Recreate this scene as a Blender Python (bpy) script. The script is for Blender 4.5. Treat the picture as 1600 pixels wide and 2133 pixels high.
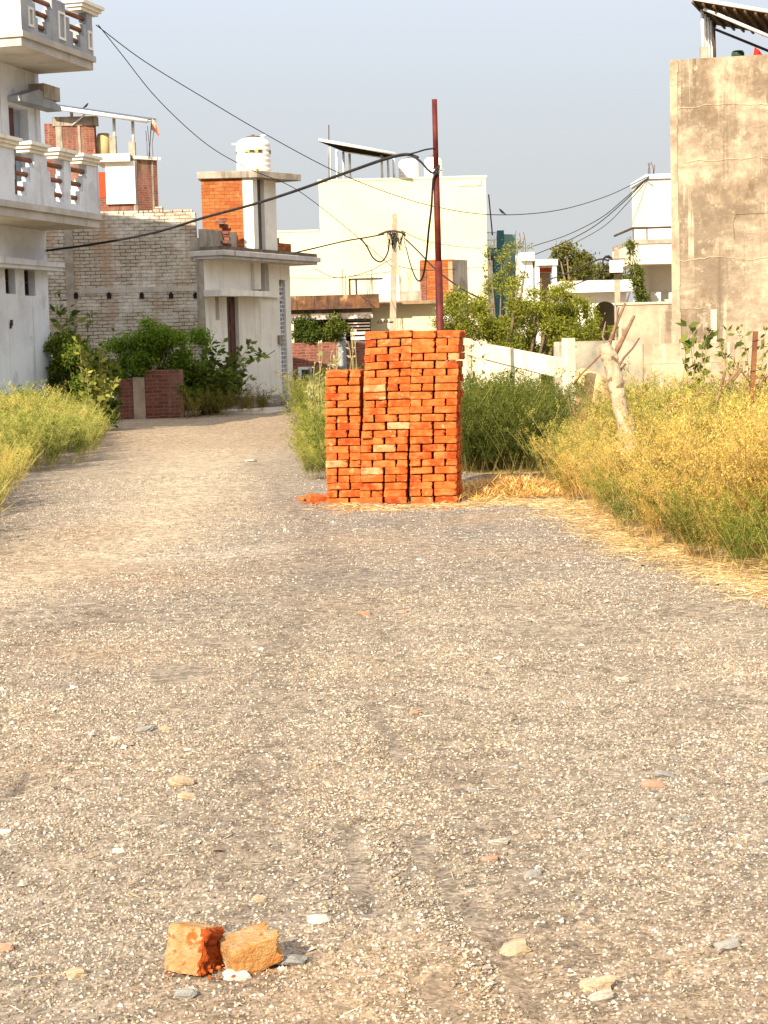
import bpy, bmesh, math, random
import numpy as np
from mathutils import Vector, Matrix, noise as mnoise

# ------------------------------------------------------------------ clear
for _o in list(bpy.data.objects):
    bpy.data.objects.remove(_o)
scene = bpy.context.scene
C = scene.collection

# ------------------------------------------------------------------ camera
FPX = 3600.0                       # focal length in pixels of the 1600 x 2133 photograph
CAM = Vector((0, 0, 1.65))
ROLL = math.radians(1.5)
PITCH = math.atan(363.0 / FPX)
cam_d = bpy.data.cameras.new('camera')
cam = bpy.data.objects.new('camera', cam_d); C.objects.link(cam)
cam_d.sensor_fit = 'VERTICAL'; cam_d.sensor_height = 36; cam_d.sensor_width = 27
cam_d.lens = 36 * FPX / 2133.0
cam_d.clip_start = 0.1; cam_d.clip_end = 3000
RM = (Matrix.Rotation(math.pi / 2 - PITCH, 4, 'X') @ Matrix.Rotation(-ROLL, 4, 'Z'))
cam.matrix_world = Matrix.Translation(CAM) @ RM
scene.camera = cam
R3 = RM.to_3x3()

# ------------------------------------------------------------------ sun, sky, exposure
SUN_EL = math.radians(31)
LH = Vector((0.46, 0.888, 0)).normalized()
L = Vector((LH.x * math.cos(SUN_EL), LH.y * math.cos(SUN_EL), -math.sin(SUN_EL)))
sd = bpy.data.lights.new('sun', 'SUN'); sd.energy = 4.6; sd.angle = math.radians(0.5); sd.color = (1.0, 0.88, 0.69)
sun = bpy.data.objects.new('sun', sd); C.objects.link(sun)
sun.rotation_euler = L.to_track_quat('-Z', 'Y').to_euler()
sun.location = (-20, -30, 30)
world = bpy.data.worlds.new('World'); scene.world = world; world.use_nodes = True
wn = world.node_tree; wn.nodes.clear()
wo = wn.nodes.new('ShaderNodeOutputWorld'); wb = wn.nodes.new('ShaderNodeBackground')
sky = wn.nodes.new('ShaderNodeTexSky'); sky.sky_type = 'NISHITA'; sky.sun_disc = False
sky.sun_elevation = SUN_EL; sky.sun_rotation = math.atan2(-LH.x, -LH.y) % (2 * math.pi)
sky.air_density = 1.0; sky.dust_density = 3.0; sky.ozone_density = 1.0
# hazy winter air: the sky is desaturated and greyer low down than a clean Nishita sky
tc = wn.nodes.new('ShaderNodeTexCoord'); sx = wn.nodes.new('ShaderNodeSeparateXYZ')
wn.links.new(tc.outputs['Generated'], sx.inputs[0])
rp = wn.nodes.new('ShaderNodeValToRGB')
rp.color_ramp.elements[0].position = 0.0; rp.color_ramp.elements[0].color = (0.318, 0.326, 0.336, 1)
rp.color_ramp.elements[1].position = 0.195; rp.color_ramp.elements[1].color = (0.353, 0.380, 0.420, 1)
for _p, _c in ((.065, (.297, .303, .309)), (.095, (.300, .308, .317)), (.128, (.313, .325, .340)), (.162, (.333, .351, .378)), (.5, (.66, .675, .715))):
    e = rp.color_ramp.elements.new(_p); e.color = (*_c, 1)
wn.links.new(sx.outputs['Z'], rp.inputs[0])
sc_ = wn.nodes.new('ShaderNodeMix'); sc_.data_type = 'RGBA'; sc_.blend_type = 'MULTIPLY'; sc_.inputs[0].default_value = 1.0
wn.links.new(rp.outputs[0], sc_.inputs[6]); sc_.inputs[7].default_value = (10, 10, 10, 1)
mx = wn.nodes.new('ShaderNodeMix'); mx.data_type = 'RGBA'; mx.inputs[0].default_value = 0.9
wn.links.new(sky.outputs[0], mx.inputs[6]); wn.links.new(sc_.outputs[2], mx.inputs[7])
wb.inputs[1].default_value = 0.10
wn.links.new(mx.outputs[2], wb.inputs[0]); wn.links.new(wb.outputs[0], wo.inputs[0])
vs = scene.view_settings
vs.view_transform = 'Standard'; vs.look = 'None'; vs.exposure = 1.14; vs.gamma = 1.0; vs.use_curve_mapping = False
scene.render.engine = 'CYCLES'
scene.cycles.max_bounces = 6; scene.cycles.diffuse_bounces = 3; scene.cycles.transmission_bounces = 4
scene.cycles.use_denoising = True

# ------------------------------------------------------------------ pixel geometry (photo pixel -> real place)
def ray(px, py):
    return R3 @ Vector(((px - 800) / FPX, (1066.5 - py) / FPX, -1))
def W(px, py, D):
    r = ray(px, py); return CAM + r * (D / r.y)
def G(px, py):
    r = ray(px, py); return CAM + r * (-CAM.z / r.z)
class Pl:
    """vertical plane through o along U; V points outward"""
    def __init__(s, o, U):
        s.o = Vector((o[0], o[1], 0)); s.U = Vector((U[0], U[1], 0)).normalized()
        s.V = Vector((s.U.y, -s.U.x, 0))
    def uz(s, px, py, v=0.0):
        r = ray(px, py); o = s.o + s.V * v
        t = (o - CAM).dot(s.V) / r.dot(s.V); p = CAM + r * t
        return (p - s.o).dot(s.U), p.z
    def rect(s, x0, y0, x1, y1, v=0.0):
        my = (y0 + y1) / 2; mx_ = (x0 + x1) / 2
        return s.uz(x0, my, v)[0], s.uz(x1, my, v)[0], s.uz(mx_, y1, v)[1], s.uz(mx_, y0, v)[1]
    def P(s, u, v, z):
        return s.o + s.U * u + s.V * v + Vector((0, 0, z))
def front(px, D):
    """frontal plane (parallel to x) whose origin is at column px and depth D"""
    return Pl((W(px, 703, D).x, D), (1, 0))

# ------------------------------------------------------------------ materials
MATS = {}
def nt_new(name):
    m = bpy.data.materials.new(name); m.use_nodes = True
    nt = m.node_tree; b = nt.nodes['Principled BSDF']
    return m, nt, b
def nd(nt, t, **k):
    n = nt.nodes.new(t)
    for a, v in k.items(): setattr(n, a, v)
    return n
def c4(c): return (c[0], c[1], c[2], 1)
def mixc(nt, fac, a, b, blend='MIX'):
    n = nd(nt, 'ShaderNodeMix', data_type='RGBA', blend_type=blend)
    for i, v in ((0, fac), (6, a), (7, b)):
        if hasattr(v, 'is_output') or isinstance(v, bpy.types.NodeSocket): nt.links.new(v, n.inputs[i])
        elif i == 0: n.inputs[0].default_value = v
        else: n.inputs[i].default_value = c4(v)
    return n.outputs[2]
def noise_fac(nt, vec, scale, detail=6, rough=.6, lo=.4, hi=.6):
    n = nd(nt, 'ShaderNodeTexNoise'); n.inputs['Scale'].default_value = scale
    n.inputs['Detail'].default_value = detail; n.inputs['Roughness'].default_value = rough
    nt.links.new(vec, n.inputs['Vector'])
    m = nd(nt, 'ShaderNodeMapRange'); m.inputs[1].default_value = lo; m.inputs[2].default_value = hi
    nt.links.new(n.outputs[0], m.inputs[0]); return m.outputs[0], n.outputs[0]
def mapped(nt, vec, sc):
    m = nd(nt, 'ShaderNodeMapping'); m.inputs['Scale'].default_value = sc
    nt.links.new(vec, m.inputs[0]); return m.outputs[0]
def add_bump(nt, b, h, strength, dist=.02):
    bp = nd(nt, 'ShaderNodeBump'); bp.inputs['Strength'].default_value = strength; bp.inputs['Distance'].default_value = dist
    nt.links.new(h, bp.inputs['Height']); nt.links.new(bp.outputs[0], b.inputs['Normal'])
def pmat(name, c1, c2=None, scale=1.2, rough=.9, bump=.15, bscale=25, streak=None, spot=None, spec=.15, metal=0, lo=.42, hi=.6):
    if name in MATS: return MATS[name]
    m, nt, b = nt_new(name)
    b.inputs['Roughness'].default_value = rough; b.inputs['Specular IOR Level'].default_value = spec; b.inputs['Metallic'].default_value = metal
    tcn = nd(nt, 'ShaderNodeTexCoord'); vec = tcn.outputs['Object']
    col = None
    if c2 is None: c2 = tuple(x * .86 for x in c1)
    f, _ = noise_fac(nt, vec, scale, 8, .65, lo, hi)
    col = mixc(nt, f, c1, c2)
    if spot:
        f2, _ = noise_fac(nt, vec, spot[1], 5, .6, spot[2], spot[2] + .06); col = mixc(nt, f2, col, spot[0])
    if streak:
        f3, _ = noise_fac(nt, mapped(nt, vec, (5, 5, .3)), streak[1], 5, .6, streak[2], streak[2] + .14); col = mixc(nt, f3, col, streak[0])
    f4, h4 = noise_fac(nt, vec, bscale, 5, .7, .3, .7)
    col = mixc(nt, f4, col, mixc(nt, .12, col, (0, 0, 0)))
    nt.links.new(col, b.inputs['Base Color'])
    if bump: add_bump(nt, b, h4, bump)
    MATS[name] = m; return m
def brickmat(name, c1, c2, mortar, wash=None, w=.24, h=.083, ms=.008, bump=.6, washlo=.5, wash2=None):
    if name in MATS: return MATS[name]
    m, nt, b = nt_new(name)
    b.inputs['Roughness'].default_value = .92; b.inputs['Specular IOR Level'].default_value = .1
    tcn = nd(nt, 'ShaderNodeTexCoord'); vec = tcn.outputs['Object']
    s = nd(nt, 'ShaderNodeSeparateXYZ'); nt.links.new(vec, s.inputs[0])
    ad = nd(nt, 'ShaderNodeMath', operation='ADD'); nt.links.new(s.outputs[0], ad.inputs[0]); nt.links.new(s.outputs[1], ad.inputs[1])
    cb = nd(nt, 'ShaderNodeCombineXYZ'); nt.links.new(ad.outputs[0], cb.inputs[0]); nt.links.new(s.outputs[2], cb.inputs[1])
    dn = nd(nt, 'ShaderNodeTexNoise'); dn.inputs['Scale'].default_value = 3.5; nt.links.new(vec, dn.inputs['Vector'])
    vm = nd(nt, 'ShaderNodeVectorMath', operation='MULTIPLY_ADD'); nt.links.new(dn.outputs[1], vm.inputs[0])
    vm.inputs[1].default_value = (.07, .045, 0); nt.links.new(cb.outputs[0], vm.inputs[2])
    bt = nd(nt, 'ShaderNodeTexBrick'); nt.links.new(vm.outputs[0], bt.inputs['Vector'])
    bt.inputs['Scale'].default_value = 1; bt.inputs['Mortar Size'].default_value = ms; bt.inputs['Mortar Smooth'].default_value = .4
    bt.inputs['Brick Width'].default_value = w; bt.inputs['Row Height'].default_value = h
    bt.inputs['Color1'].default_value = c4(c1); bt.inputs['Color2'].default_value = c4(c2); bt.inputs['Mortar'].default_value = c4(mortar)
    col = bt.outputs[0]
    fa, ha = noise_fac(nt, vec, 14, 6, .7, .3, .75)
    col = mixc(nt, fa, col, mixc(nt, .35, col, (.02, .015, .01)))
    if wash:
        fw, _ = noise_fac(nt, mapped(nt, vec, (1, 1, 1.6)), .9, 9, .72, washlo, washlo + .16); col = mixc(nt, fw, col, wash)
    if wash2:
        fw, _ = noise_fac(nt, mapped(nt, vec, (3, 3, .5)), .8, 8, .7, .49, .68); col = mixc(nt, fw, col, wash2)
    nt.links.new(col, b.inputs['Base Color'])
    inv = nd(nt, 'ShaderNodeMath', operation='MULTIPLY_ADD'); nt.links.new(bt.outputs[1], inv.inputs[0]); inv.inputs[1].default_value = -1.0
    nt.links.new(fa, inv.inputs[2])
    add_bump(nt, b, inv.outputs[0], bump, .015)
    MATS[name] = m; return m
def attrmat(name, transl=.0, rough=.7, spec=.15, bump=0):
    if name in MATS: return MATS[name]
    m, nt, b = nt_new(name)
    at = nd(nt, 'ShaderNodeAttribute', attribute_name='Col')
    b.inputs['Roughness'].default_value = rough; b.inputs['Specular IOR Level'].default_value = spec
    col = at.outputs['Color']
    nt.links.new(col, b.inputs['Base Color'])
    if bump:
        tcn = nd(nt, 'ShaderNodeTexCoord'); f, h = noise_fac(nt, tcn.outputs['Object'], 300, 4, .7); add_bump(nt, b, h, bump, .004)
    if transl:
        tr = nd(nt, 'ShaderNodeBsdfTranslucent'); nt.links.new(col, tr.inputs[0])
        ms = nd(nt, 'ShaderNodeMixShader'); ms.inputs[0].default_value = transl
        out = nt.nodes['Material Output']
        nt.links.new(b.outputs[0], ms.inputs[1]); nt.links.new(tr.outputs[0], ms.inputs[2]); nt.links.new(ms.outputs[0], out.inputs[0])
    MATS[name] = m; return m

# ------------------------------------------------------------------ mesh builder (world coordinates)
def wloc(o):
    v = Vector((0, 0, 0))
    while o is not None:
        v = v + o.location; o = o.parent
    return v
class MB:
    def __init__(s): s.v = []; s.f = []; s.sm = []
    def add(s, vs_, fs, smooth=False):
        k = len(s.v); s.v += [Vector(p) for p in vs_]
        s.f += [tuple(i + k for i in f) for f in fs]; s.sm += [smooth] * len(fs); return s
    def hexa(s, p): return s.add(p, [(0, 1, 2, 3), (4, 7, 6, 5), (0, 4, 5, 1), (1, 5, 6, 2), (2, 6, 7, 3), (3, 7, 4, 0)])
    def box(s, x0, x1, y0, y1, z0, z1):
        return s.hexa([(x0, y0, z0), (x1, y0, z0), (x1, y1, z0), (x0, y1, z0), (x0, y0, z1), (x1, y0, z1), (x1, y1, z1), (x0, y1, z1)])
    def pbox(s, pl, u0, u1, v0, v1, z0, z1):
        return s.hexa([pl.P(u0, v0, z0), pl.P(u1, v0, z0), pl.P(u1, v1, z0), pl.P(u0, v1, z0), pl.P(u0, v0, z1), pl.P(u1, v0, z1), pl.P(u1, v1, z1), pl.P(u0, v1, z1)])
    def obox(s, c, size, M):
        sx_, sy_, sz_ = (a / 2 for a in size); c = Vector(c)
        return s.hexa([c + M @ Vector(p) for p in [(-sx_, -sy_, -sz_), (sx_, -sy_, -sz_), (sx_, sy_, -sz_), (-sx_, sy_, -sz_), (-sx_, -sy_, sz_), (sx_, -sy_, sz_), (sx_, sy_, sz_), (-sx_, sy_, sz_)]])
    def poly(s, pts, z0, z1):
        n = len(pts); b = [(p[0], p[1], z0) for p in pts]; t = [(p[0], p[1], z1) for p in pts]
        return s.add(b + t, [tuple(range(n))[::-1], tuple(range(n, 2 * n))] + [(i, (i + 1) % n, n + (i + 1) % n, n + i) for i in range(n)])
    def pprof(s, pl, pts, v0, v1):
        """outline of (u,z) points extruded from v0 to v1"""
        n = len(pts); a = [pl.P(u, v0, z) for u, z in pts]; b = [pl.P(u, v1, z) for u, z in pts]
        return s.add(a + b, [tuple(range(n)), tuple(range(n, 2 * n))[::-1]] + [(i, n + i, n + (i + 1) % n, (i + 1) % n) for i in range(n)])
    def wall(s, pl, u0, u1, z0, z1, v0, v1, holes=()):
        us = sorted({u0, u1, *[min(max(h[i], u0), u1) for h in holes for i in (0, 1)]})
        zs = sorted({z0, z1, *[min(max(h[i], z0), z1) for h in holes for i in (2, 3)]})
        for a, b in zip(us, us[1:]):
            for c, d in zip(zs, zs[1:]):
                mu, mz = (a + b) / 2, (c + d) / 2
                if any(h[0] < mu < h[1] and h[2] < mz < h[3] for h in holes): continue
                s.pbox(pl, a, b, v0, v1, c, d)
        return s
    def tube(s, pts, r, n=6, smooth=True):
        pts = [Vector(p) for p in pts]; m = len(pts)
        rs = list(r) if hasattr(r, '__len__') else [r] * m
        vs_ = []; up = Vector((.31, .17, .93)).normalized()
        for i, p in enumerate(pts):
            t = (pts[min(i + 1, m - 1)] - pts[max(i - 1, 0)]).normalized()
            a = t.cross(up)
            if a.length < 1e-3: a = t.cross(Vector((1, 0, 0)))
            a.normalize(); b = t.cross(a)
            for k in range(n):
                th = 2 * math.pi * k / n; vs_.append(p + (a * math.cos(th) + b * math.sin(th)) * rs[i])
        fs = [(i * n + k, i * n + (k + 1) % n, (i + 1) * n + (k + 1) % n, (i + 1) * n + k) for i in range(m - 1) for k in range(n)]
        fs += [tuple(range(n))[::-1], tuple(range((m - 1) * n, m * n))]
        return s.add(vs_, fs, smooth)
    def lathe(s, c, prof, n=28, a0=0, a1=2 * math.pi, closed=True):
        c = Vector(c); m = len(prof); vs_ = []
        na = n if closed else n + 1
        for r, z in prof:
            for k in range(na):
                th = a0 + (a1 - a0) * k / n; vs_.append(c + Vector((r * math.cos(th), r * math.sin(th), z)))
        fs = []
        for i in range(m - 1):
            for k in range(n):
                k2 = (k + 1) % na
                fs.append((i * na + k, i * na + k2, (i + 1) * na + k2, (i + 1) * na + k))
        if closed: fs += [tuple(range(na))[::-1], tuple(range((m - 1) * na, m * na))]
        return s.add(vs_, fs, True)
    def build(s, name, mat, parent=None, loc=None, bevel=0, rough=0, rs=0):
        org = wloc(parent) if parent else (Vector(loc) if loc is not None else Vector((0, 0, 0)))
        me = bpy.data.meshes.new(name)
        me.from_pydata([tuple(p - org) for p in s.v], [], s.f)
        me.polygons.foreach_set('use_smooth', s.sm)
        bm = bmesh.new(); bm.from_mesh(me); bmesh.ops.recalc_face_normals(bm, faces=bm.faces)
        if bevel: bmesh.ops.bevel(bm, geom=bm.edges[:], offset=bevel, segments=1, affect='EDGES', clamp_overlap=True)
        bm.to_mesh(me); bm.free()
        me.materials.append(mat)
        o = bpy.data.objects.new(name, me); C.objects.link(o)
        if parent: o.parent = parent
        else: o.location = org
        return o
def thing(name, label, cat, loc, group=None):
    o = bpy.data.objects.new(name, None); C.objects.link(o); o.empty_display_size = .2
    o.location = loc; o['label'] = label; o['category'] = cat
    if group: o['group'] = group
    return o
def tag(o, label, cat, group=None, kind=None):
    o['label'] = label
    if cat: o['category'] = cat
    if group: o['group'] = group
    if kind: o['kind'] = kind
    return o
def npmesh(name, V, F, col=None, mat=None, parent=None, loc=None, smooth=False):
    org = np.array(wloc(parent)) if parent else (np.array(loc, float) if loc is not None else np.zeros(3))
    V = (V - org).astype(np.float32); k = F.shape[1]
    me = bpy.data.meshes.new(name)
    me.vertices.add(len(V)); me.vertices.foreach_set('co', V.ravel())
    me.loops.add(F.size); me.loops.foreach_set('vertex_index', F.astype(np.int32).ravel())
    me.polygons.add(len(F)); me.polygons.foreach_set('loop_start', np.arange(0, F.size, k, dtype=np.int32))
    me.polygons.foreach_set('use_smooth', np.full(len(F), smooth))
    if col is not None:
        a = me.attributes.new('Col', 'FLOAT_COLOR', 'POINT')
        a.data.foreach_set('color', np.concatenate([col, np.ones((len(col), 1))], 1).astype(np.float32).ravel())
    me.update(calc_edges=True); me.validate()
    if mat: me.materials.append(mat)
    o = bpy.data.objects.new(name, me); C.objects.link(o)
    if parent: o.parent = parent
    else: o.location = org
    return o

# ------------------------------------------------------------------ ground
rng = np.random.default_rng(7)
def vnoise(x, y, s, seed=0):
    """cheap smooth value noise for numpy arrays"""
    x = np.asarray(x, float) * s + 37.7 + seed * 11.3; y = np.asarray(y, float) * s + 91.1 + seed * 5.7
    xi = np.floor(x).astype(int); yi = np.floor(y).astype(int); fx = x - xi; fy = y - yi
    def h(a, b): 
        n = (a * 374761393 + b * 668265263 + seed * 144665) & 0x7fffffff
        n = ((n ^ (n >> 13)) * 1274126177) & 0x7fffffff
        return ((n ^ (n >> 16)) & 0xffff) / 65535.0
    ux = fx * fx * (3 - 2 * fx); uy = fy * fy * (3 - 2 * fy)
    return (h(xi, yi) * (1 - ux) + h(xi + 1, yi) * ux) * (1 - uy) + (h(xi, yi + 1) * (1 - ux) + h(xi + 1, yi + 1) * ux) * uy
RUTS = []     # tyre ruts in the gravel: polylines of ground points
for pts, dep in (([(560, 1370), (600, 1325), (640, 1290)], .012), ([(770, 1470), (800, 1530), (830, 1600)], .012), ([(720, 1730), (745, 1810), (770, 1900)], .02),
                 ([(860, 1760), (960, 1880), (1060, 2000), (1110, 2110), (1150, 2240)], .018), ([(900, 2050), (940, 2110), (990, 2200)], .016),
                 ([(100, 1305), (180, 1292), (240, 1280)], .02), ([(10, 1660), (40, 1640), (60, 1615)], .015)):
    RUTS.append(([np.array(G(*p))[:2] for p in pts], dep))
def seg_dist(x, y, pts):
    d = np.full(np.shape(x), 1e9)
    for a, b in zip(pts, pts[1:]):
        ab = b - a; t = np.clip(((x - a[0]) * ab[0] + (y - a[1]) * ab[1]) / (ab @ ab), 0, 1)
        d = np.minimum(d, np.hypot(x - a[0] - t * ab[0], y - a[1] - t * ab[1]))
    return d
def gz(x, y):
    x = np.asarray(x, float); y = np.asarray(y, float)
    h = (vnoise(x, y, .45, 1) - .5) * .07 + (vnoise(x, y, 1.7, 2) - .5) * .03 + (vnoise(x, y, 6, 3) - .5) * .012
    near = (y > 2.5) & (y < 22)
    if np.any(near):
        for pts, dep in RUTS:
            d = seg_dist(x, y, pts); h = h - dep * .8 * np.exp(-(d / .05) ** 2) + dep * .35 * np.exp(-((d - .13) / .06) ** 2)
    return h * np.clip((60 - y) / 20, 0, 1) * np.clip((14 - np.abs(x)) / 4, 0, 1)
def gzf(x, y): return float(gz(np.array([x]), np.array([y]))[0])
TRACKS = []
def pixline(pts): return [np.array(G(*p))[:2] for p in pts]
def build_ground():
    ys = np.concatenate([[-300, -60, -10, 0], np.arange(2, 10, .06), np.arange(10, 24, .12), np.arange(24, 60, .4), [70, 90, 130, 200, 400, 900, 2000]])
    xs = np.concatenate([[-1500, -400, -120, -50, -25], np.arange(-14, -4, .35), np.arange(-4, 4, .07), np.arange(4, 14.1, .35), [25, 50, 120, 400, 1500]])
    X, Y = np.meshgrid(xs, ys); Z = gz(X, Y)
    # colour of the ground itself: grey gravel, pale sandy wheel track, brown trodden earth, straw-covered verge
    gravel = np.array([.212, .170, .125]); grey = np.array([.185, .155, .128]); sand = np.array([.36, .285, .195]); earth = np.array([.265, .195, .13]); verge = np.array([.36, .24, .09])
    col = gravel + np.zeros(X.shape + (3,))
    n1 = vnoise(X, Y, .8, 5); n2 = vnoise(X, Y, 2.3, 6); n3 = vnoise(X, Y, .35, 8)
    def mixin(m, c):
        nonlocal col
        m = np.clip(m, 0, 1)[..., None]; col = col * (1 - m) + c * m
    mixin((n3 * .6 + n2 * .5 - .42) * .9, grey)
    mixin(np.clip((Y - 10.5) / 3, 0, 1) * np.clip((X + 1.9) / 1.0, 0, 1) * .6 * (.6 + n2 * .6), np.array([.175, .15, .13]))
    d = seg_dist(X, Y, pixline([(-100, 1250), (120, 1190), (330, 1090), (400, 1020), (430, 940), (420, 890), (380, 865)]))
    mixin(np.exp(-(d / (.25 + .035 * Y)) ** 2) * (.55 + n2 * .6), sand)
    d = seg_dist(X, Y, pixline([(300, 1160), (480, 1150), (640, 1138)])); mixin(np.exp(-(d / .35) ** 2) * (.05 + n2 * .55), np.array([.48, .42, .34]))
    d = seg_dist(X, Y, pixline([(900, 1330), (1150, 1400), (1500, 1380), (1700, 1330)])); mixin(np.exp(-(d / .9) ** 2) * n2 * .7, sand)
    mixin(np.clip((Y - 24) / 5, 0, 1) * (.5 + n1 * .6), earth)
    mixin((n1 - .62) * 2.2 * (Y < 16), np.array([.27, .19, .12]))
    d = seg_dist(X, Y, pixline([(770, 1052), (960, 1046), (1060, 1030), (1200, 1062), (1330, 1125), (1460, 1180), (1640, 1245)])); mixin(np.exp(-(d / .3) ** 2) * (.35 + n2 * .8), np.array([.46, .31, .12]))
    for pts, dep in RUTS:
        d = seg_dist(X, Y, pts); mixin(np.exp(-(d / .03) ** 2) * .5 * (.4 + n2), np.array([.10, .08, .065]))
    for pts, wd, amt in (([(430, 2200), (520, 1700), (600, 1400), (650, 1250), (640, 1130)], .16, .35), ([(1300, 2200), (1020, 1750), (860, 1450), (760, 1250), (640, 1080), (520, 960)], .16, .35), ([(-100, 1420), (60, 1330), (250, 1280)], .2, .5), ([(1180, 1390), (1340, 1400)], .25, .6)):
        d = seg_dist(X, Y, pixline(pts)); mixin(np.exp(-(d / wd) ** 2) * amt * (.5 + n2), np.array([.15, .115, .085]))
    vx = np.interp(X, [p[0] for p in REDGE], [p[1] for p in REDGE]); mixin(np.clip((Y - vx) * 2.5, 0, 1) * (X > .3) * (Y < 40), verge)
    n_y, n_x = X.shape
    V = np.stack([X, Y, Z], -1).reshape(-1, 3)
    i = np.arange((n_y - 1) * (n_x - 1)); r = i // (n_x - 1); c = i % (n_x - 1); a = r * n_x + c
    F = np.stack([a, a + 1, a + 1 + n_x, a + n_x], 1)
    m, nt, b = nt_new('gravel_ground'); b.inputs['Roughness'].default_value = .95; b.inputs['Specular IOR Level'].default_value = .1
    at = nd(nt, 'ShaderNodeAttribute', attribute_name='Col'); tcn = nd(nt, 'ShaderNodeTexCoord'); vec = tcn.outputs['Object']
    vo = nd(nt, 'ShaderNodeTexVoronoi'); vo.inputs['Scale'].default_value = 85; vo.inputs['Randomness'].default_value = 1; nt.links.new(vec, vo.inputs['Vector'])
    hs = nd(nt, 'ShaderNodeSeparateColor'); nt.links.new(vo.outputs['Color'], hs.inputs[0])
    mr = nd(nt, 'ShaderNodeMapRange'); mr.inputs[3].default_value = .6; mr.inputs[4].default_value = 1.4; nt.links.new(hs.outputs[0], mr.inputs[0])
    vo2 = nd(nt, 'ShaderNodeTexVoronoi'); vo2.inputs['Scale'].default_value = 21; nt.links.new(vec, vo2.inputs['Vector'])
    hs2 = nd(nt, 'ShaderNodeSeparateColor'); nt.links.new(vo2.outputs['Color'], hs2.inputs[0])
    mr2 = nd(nt, 'ShaderNodeMapRange'); mr2.inputs[3].default_value = .72; mr2.inputs[4].default_value = 1.3; nt.links.new(hs2.outputs[0], mr2.inputs[0])
    ml = nd(nt, 'ShaderNodeMath', operation='MULTIPLY'); nt.links.new(mr.outputs[0], ml.inputs[0]); nt.links.new(mr2.outputs[0], ml.inputs[1])
    f, h = noise_fac(nt, vec, 9, 8, .75, .25, .75)
    ml2 = nd(nt, 'ShaderNodeMath', operation='MULTIPLY_ADD'); nt.links.new(f, ml2.inputs[0]); ml2.inputs[1].default_value = .5; nt.links.new(ml.outputs[0], ml2.inputs[2])
    ml3 = nd(nt, 'ShaderNodeMath', operation='SUBTRACT'); nt.links.new(ml2.outputs[0], ml3.inputs[0]); ml3.inputs[1].default_value = .25
    vmul = nd(nt, 'ShaderNodeVectorMath', operation='SCALE'); nt.links.new(at.outputs['Color'], vmul.inputs[0]); nt.links.new(ml3.outputs[0], vmul.inputs['Scale'])
    nt.links.new(vmul.outputs[0], b.inputs['Base Color'])
    fb, hb = noise_fac(nt, vec, 75, 6, .75, .3, .7); add_bump(nt, b, hb, .3, .01)
    o = npmesh('ground', V, F, col.reshape(-1, 3), m, smooth=True); tag(o, 'gravel and earth open plot', None, kind='structure')
    return o
# ground edge of the right-hand weeds (photo pixels -> ground), sorted by x
_e = [G(*p) for p in [(960, 985), (1040, 996), (1110, 988), (1180, 1050), (1300, 1115), (1440, 1180), (1600, 1222), (1800, 1300)]]
REDGE = sorted([(p.x, p.y) for p in _e])
build_ground()

# ------------------------------------------------------------------ shared materials
M_white = pmat('white_plaster', (.82, .785, .70), (.73, .69, .60), .9, streak=((.62, .57, .47), .8, .58), spot=((.70, .66, .57), 2.4, .6))
M_cream = pmat('cream_plaster', (.72, .645, .40), (.66, .58, .35), .4, bump=.08, streak=((.60, .52, .31), .9, .66))
M_grey = pmat('grey_plaster', (.36, .375, .40), (.26, .275, .30), 1.4, streak=((.18, .18, .18), 1.5, .6))
M_white2 = pmat('weathered_white', (.68, .71, .76), (.57, .59, .63), 1.0, streak=((.40, .40, .40), 1.3, .56), spot=((.54, .55, .57), 1.9, .58))
M_stone = pmat('dirty_concrete', (.40, .35, .28), (.27, .23, .18), 2.2, streak=((.13, .11, .09), 1.4, .56))
M_conc = pmat('pole_concrete', (.42, .34, .25), (.32, .25, .18), 5, bump=.3, streak=((.2, .15, .1), 2, .6))
M_stain2 = pmat('stained_render_low', (.48, .375, .26), (.25, .19, .135), .8, bump=.4, bscale=14, streak=((.58, .47, .34), 1.1, .58), spot=((.22, .17, .12), 1.3, .56), lo=.4, hi=.6)
def stained(name):
    m, nt, b = nt_new(name); b.inputs['Roughness'].default_value = .95; b.inputs['Specular IOR Level'].default_value = .1
    vec = nd(nt, 'ShaderNodeTexCoord').outputs['Object']
    f1, _ = noise_fac(nt, mapped(nt, vec, (1, 1, 1.25)), .75, 12, .70, .38, .58)
    col = mixc(nt, f1, (.48, .375, .265), (.205, .16, .115))
    f2, _ = noise_fac(nt, vec, 2.1, 12, .75, .50, .66); col = mixc(nt, f2, col, (.55, .445, .32))
    f3, _ = noise_fac(nt, mapped(nt, vec, (1, 1, .6)), 1.25, 10, .7, .50, .66); col = mixc(nt, f3, col, (.17, .122, .08))
    f4, _ = noise_fac(nt, mapped(nt, vec, (6, 6, .35)), 1.0, 5, .6, .62, .72); col = mixc(nt, f4, col, (.64, .50, .34))
    f6, _ = noise_fac(nt, mapped(nt, vec, (.22, .22, 1.5)), 1.3, 8, .65, .50, .64); col = mixc(nt, f6, col, (.235, .185, .135))
    f7, _ = noise_fac(nt, mapped(nt, vec, (9, 9, .22)), 1.0, 5, .6, .58, .70); col = mixc(nt, f7, col, (.16, .125, .09))
    f8, _ = noise_fac(nt, vec, 3.6, 12, .8, .56, .66); col = mixc(nt, f8, col, (.56, .46, .33))
    f5, h5 = noise_fac(nt, vec, 14, 9, .78, .3, .7); col = mixc(nt, f5, col, mixc(nt, .3, col, (.1, .06, .03)))
    nt.links.new(col, b.inputs['Base Color']); add_bump(nt, b, h5, .5, .03)
    MATS[name] = m; return m
M_stain = stained('stained_render')
M_brick_o = brickmat('orange_brick', (.33, .085, .022), (.50, .17, .05), (.24, .10, .05), wash=(.54, .30, .15), washlo=.57, wash2=(.26, .075, .025))
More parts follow.
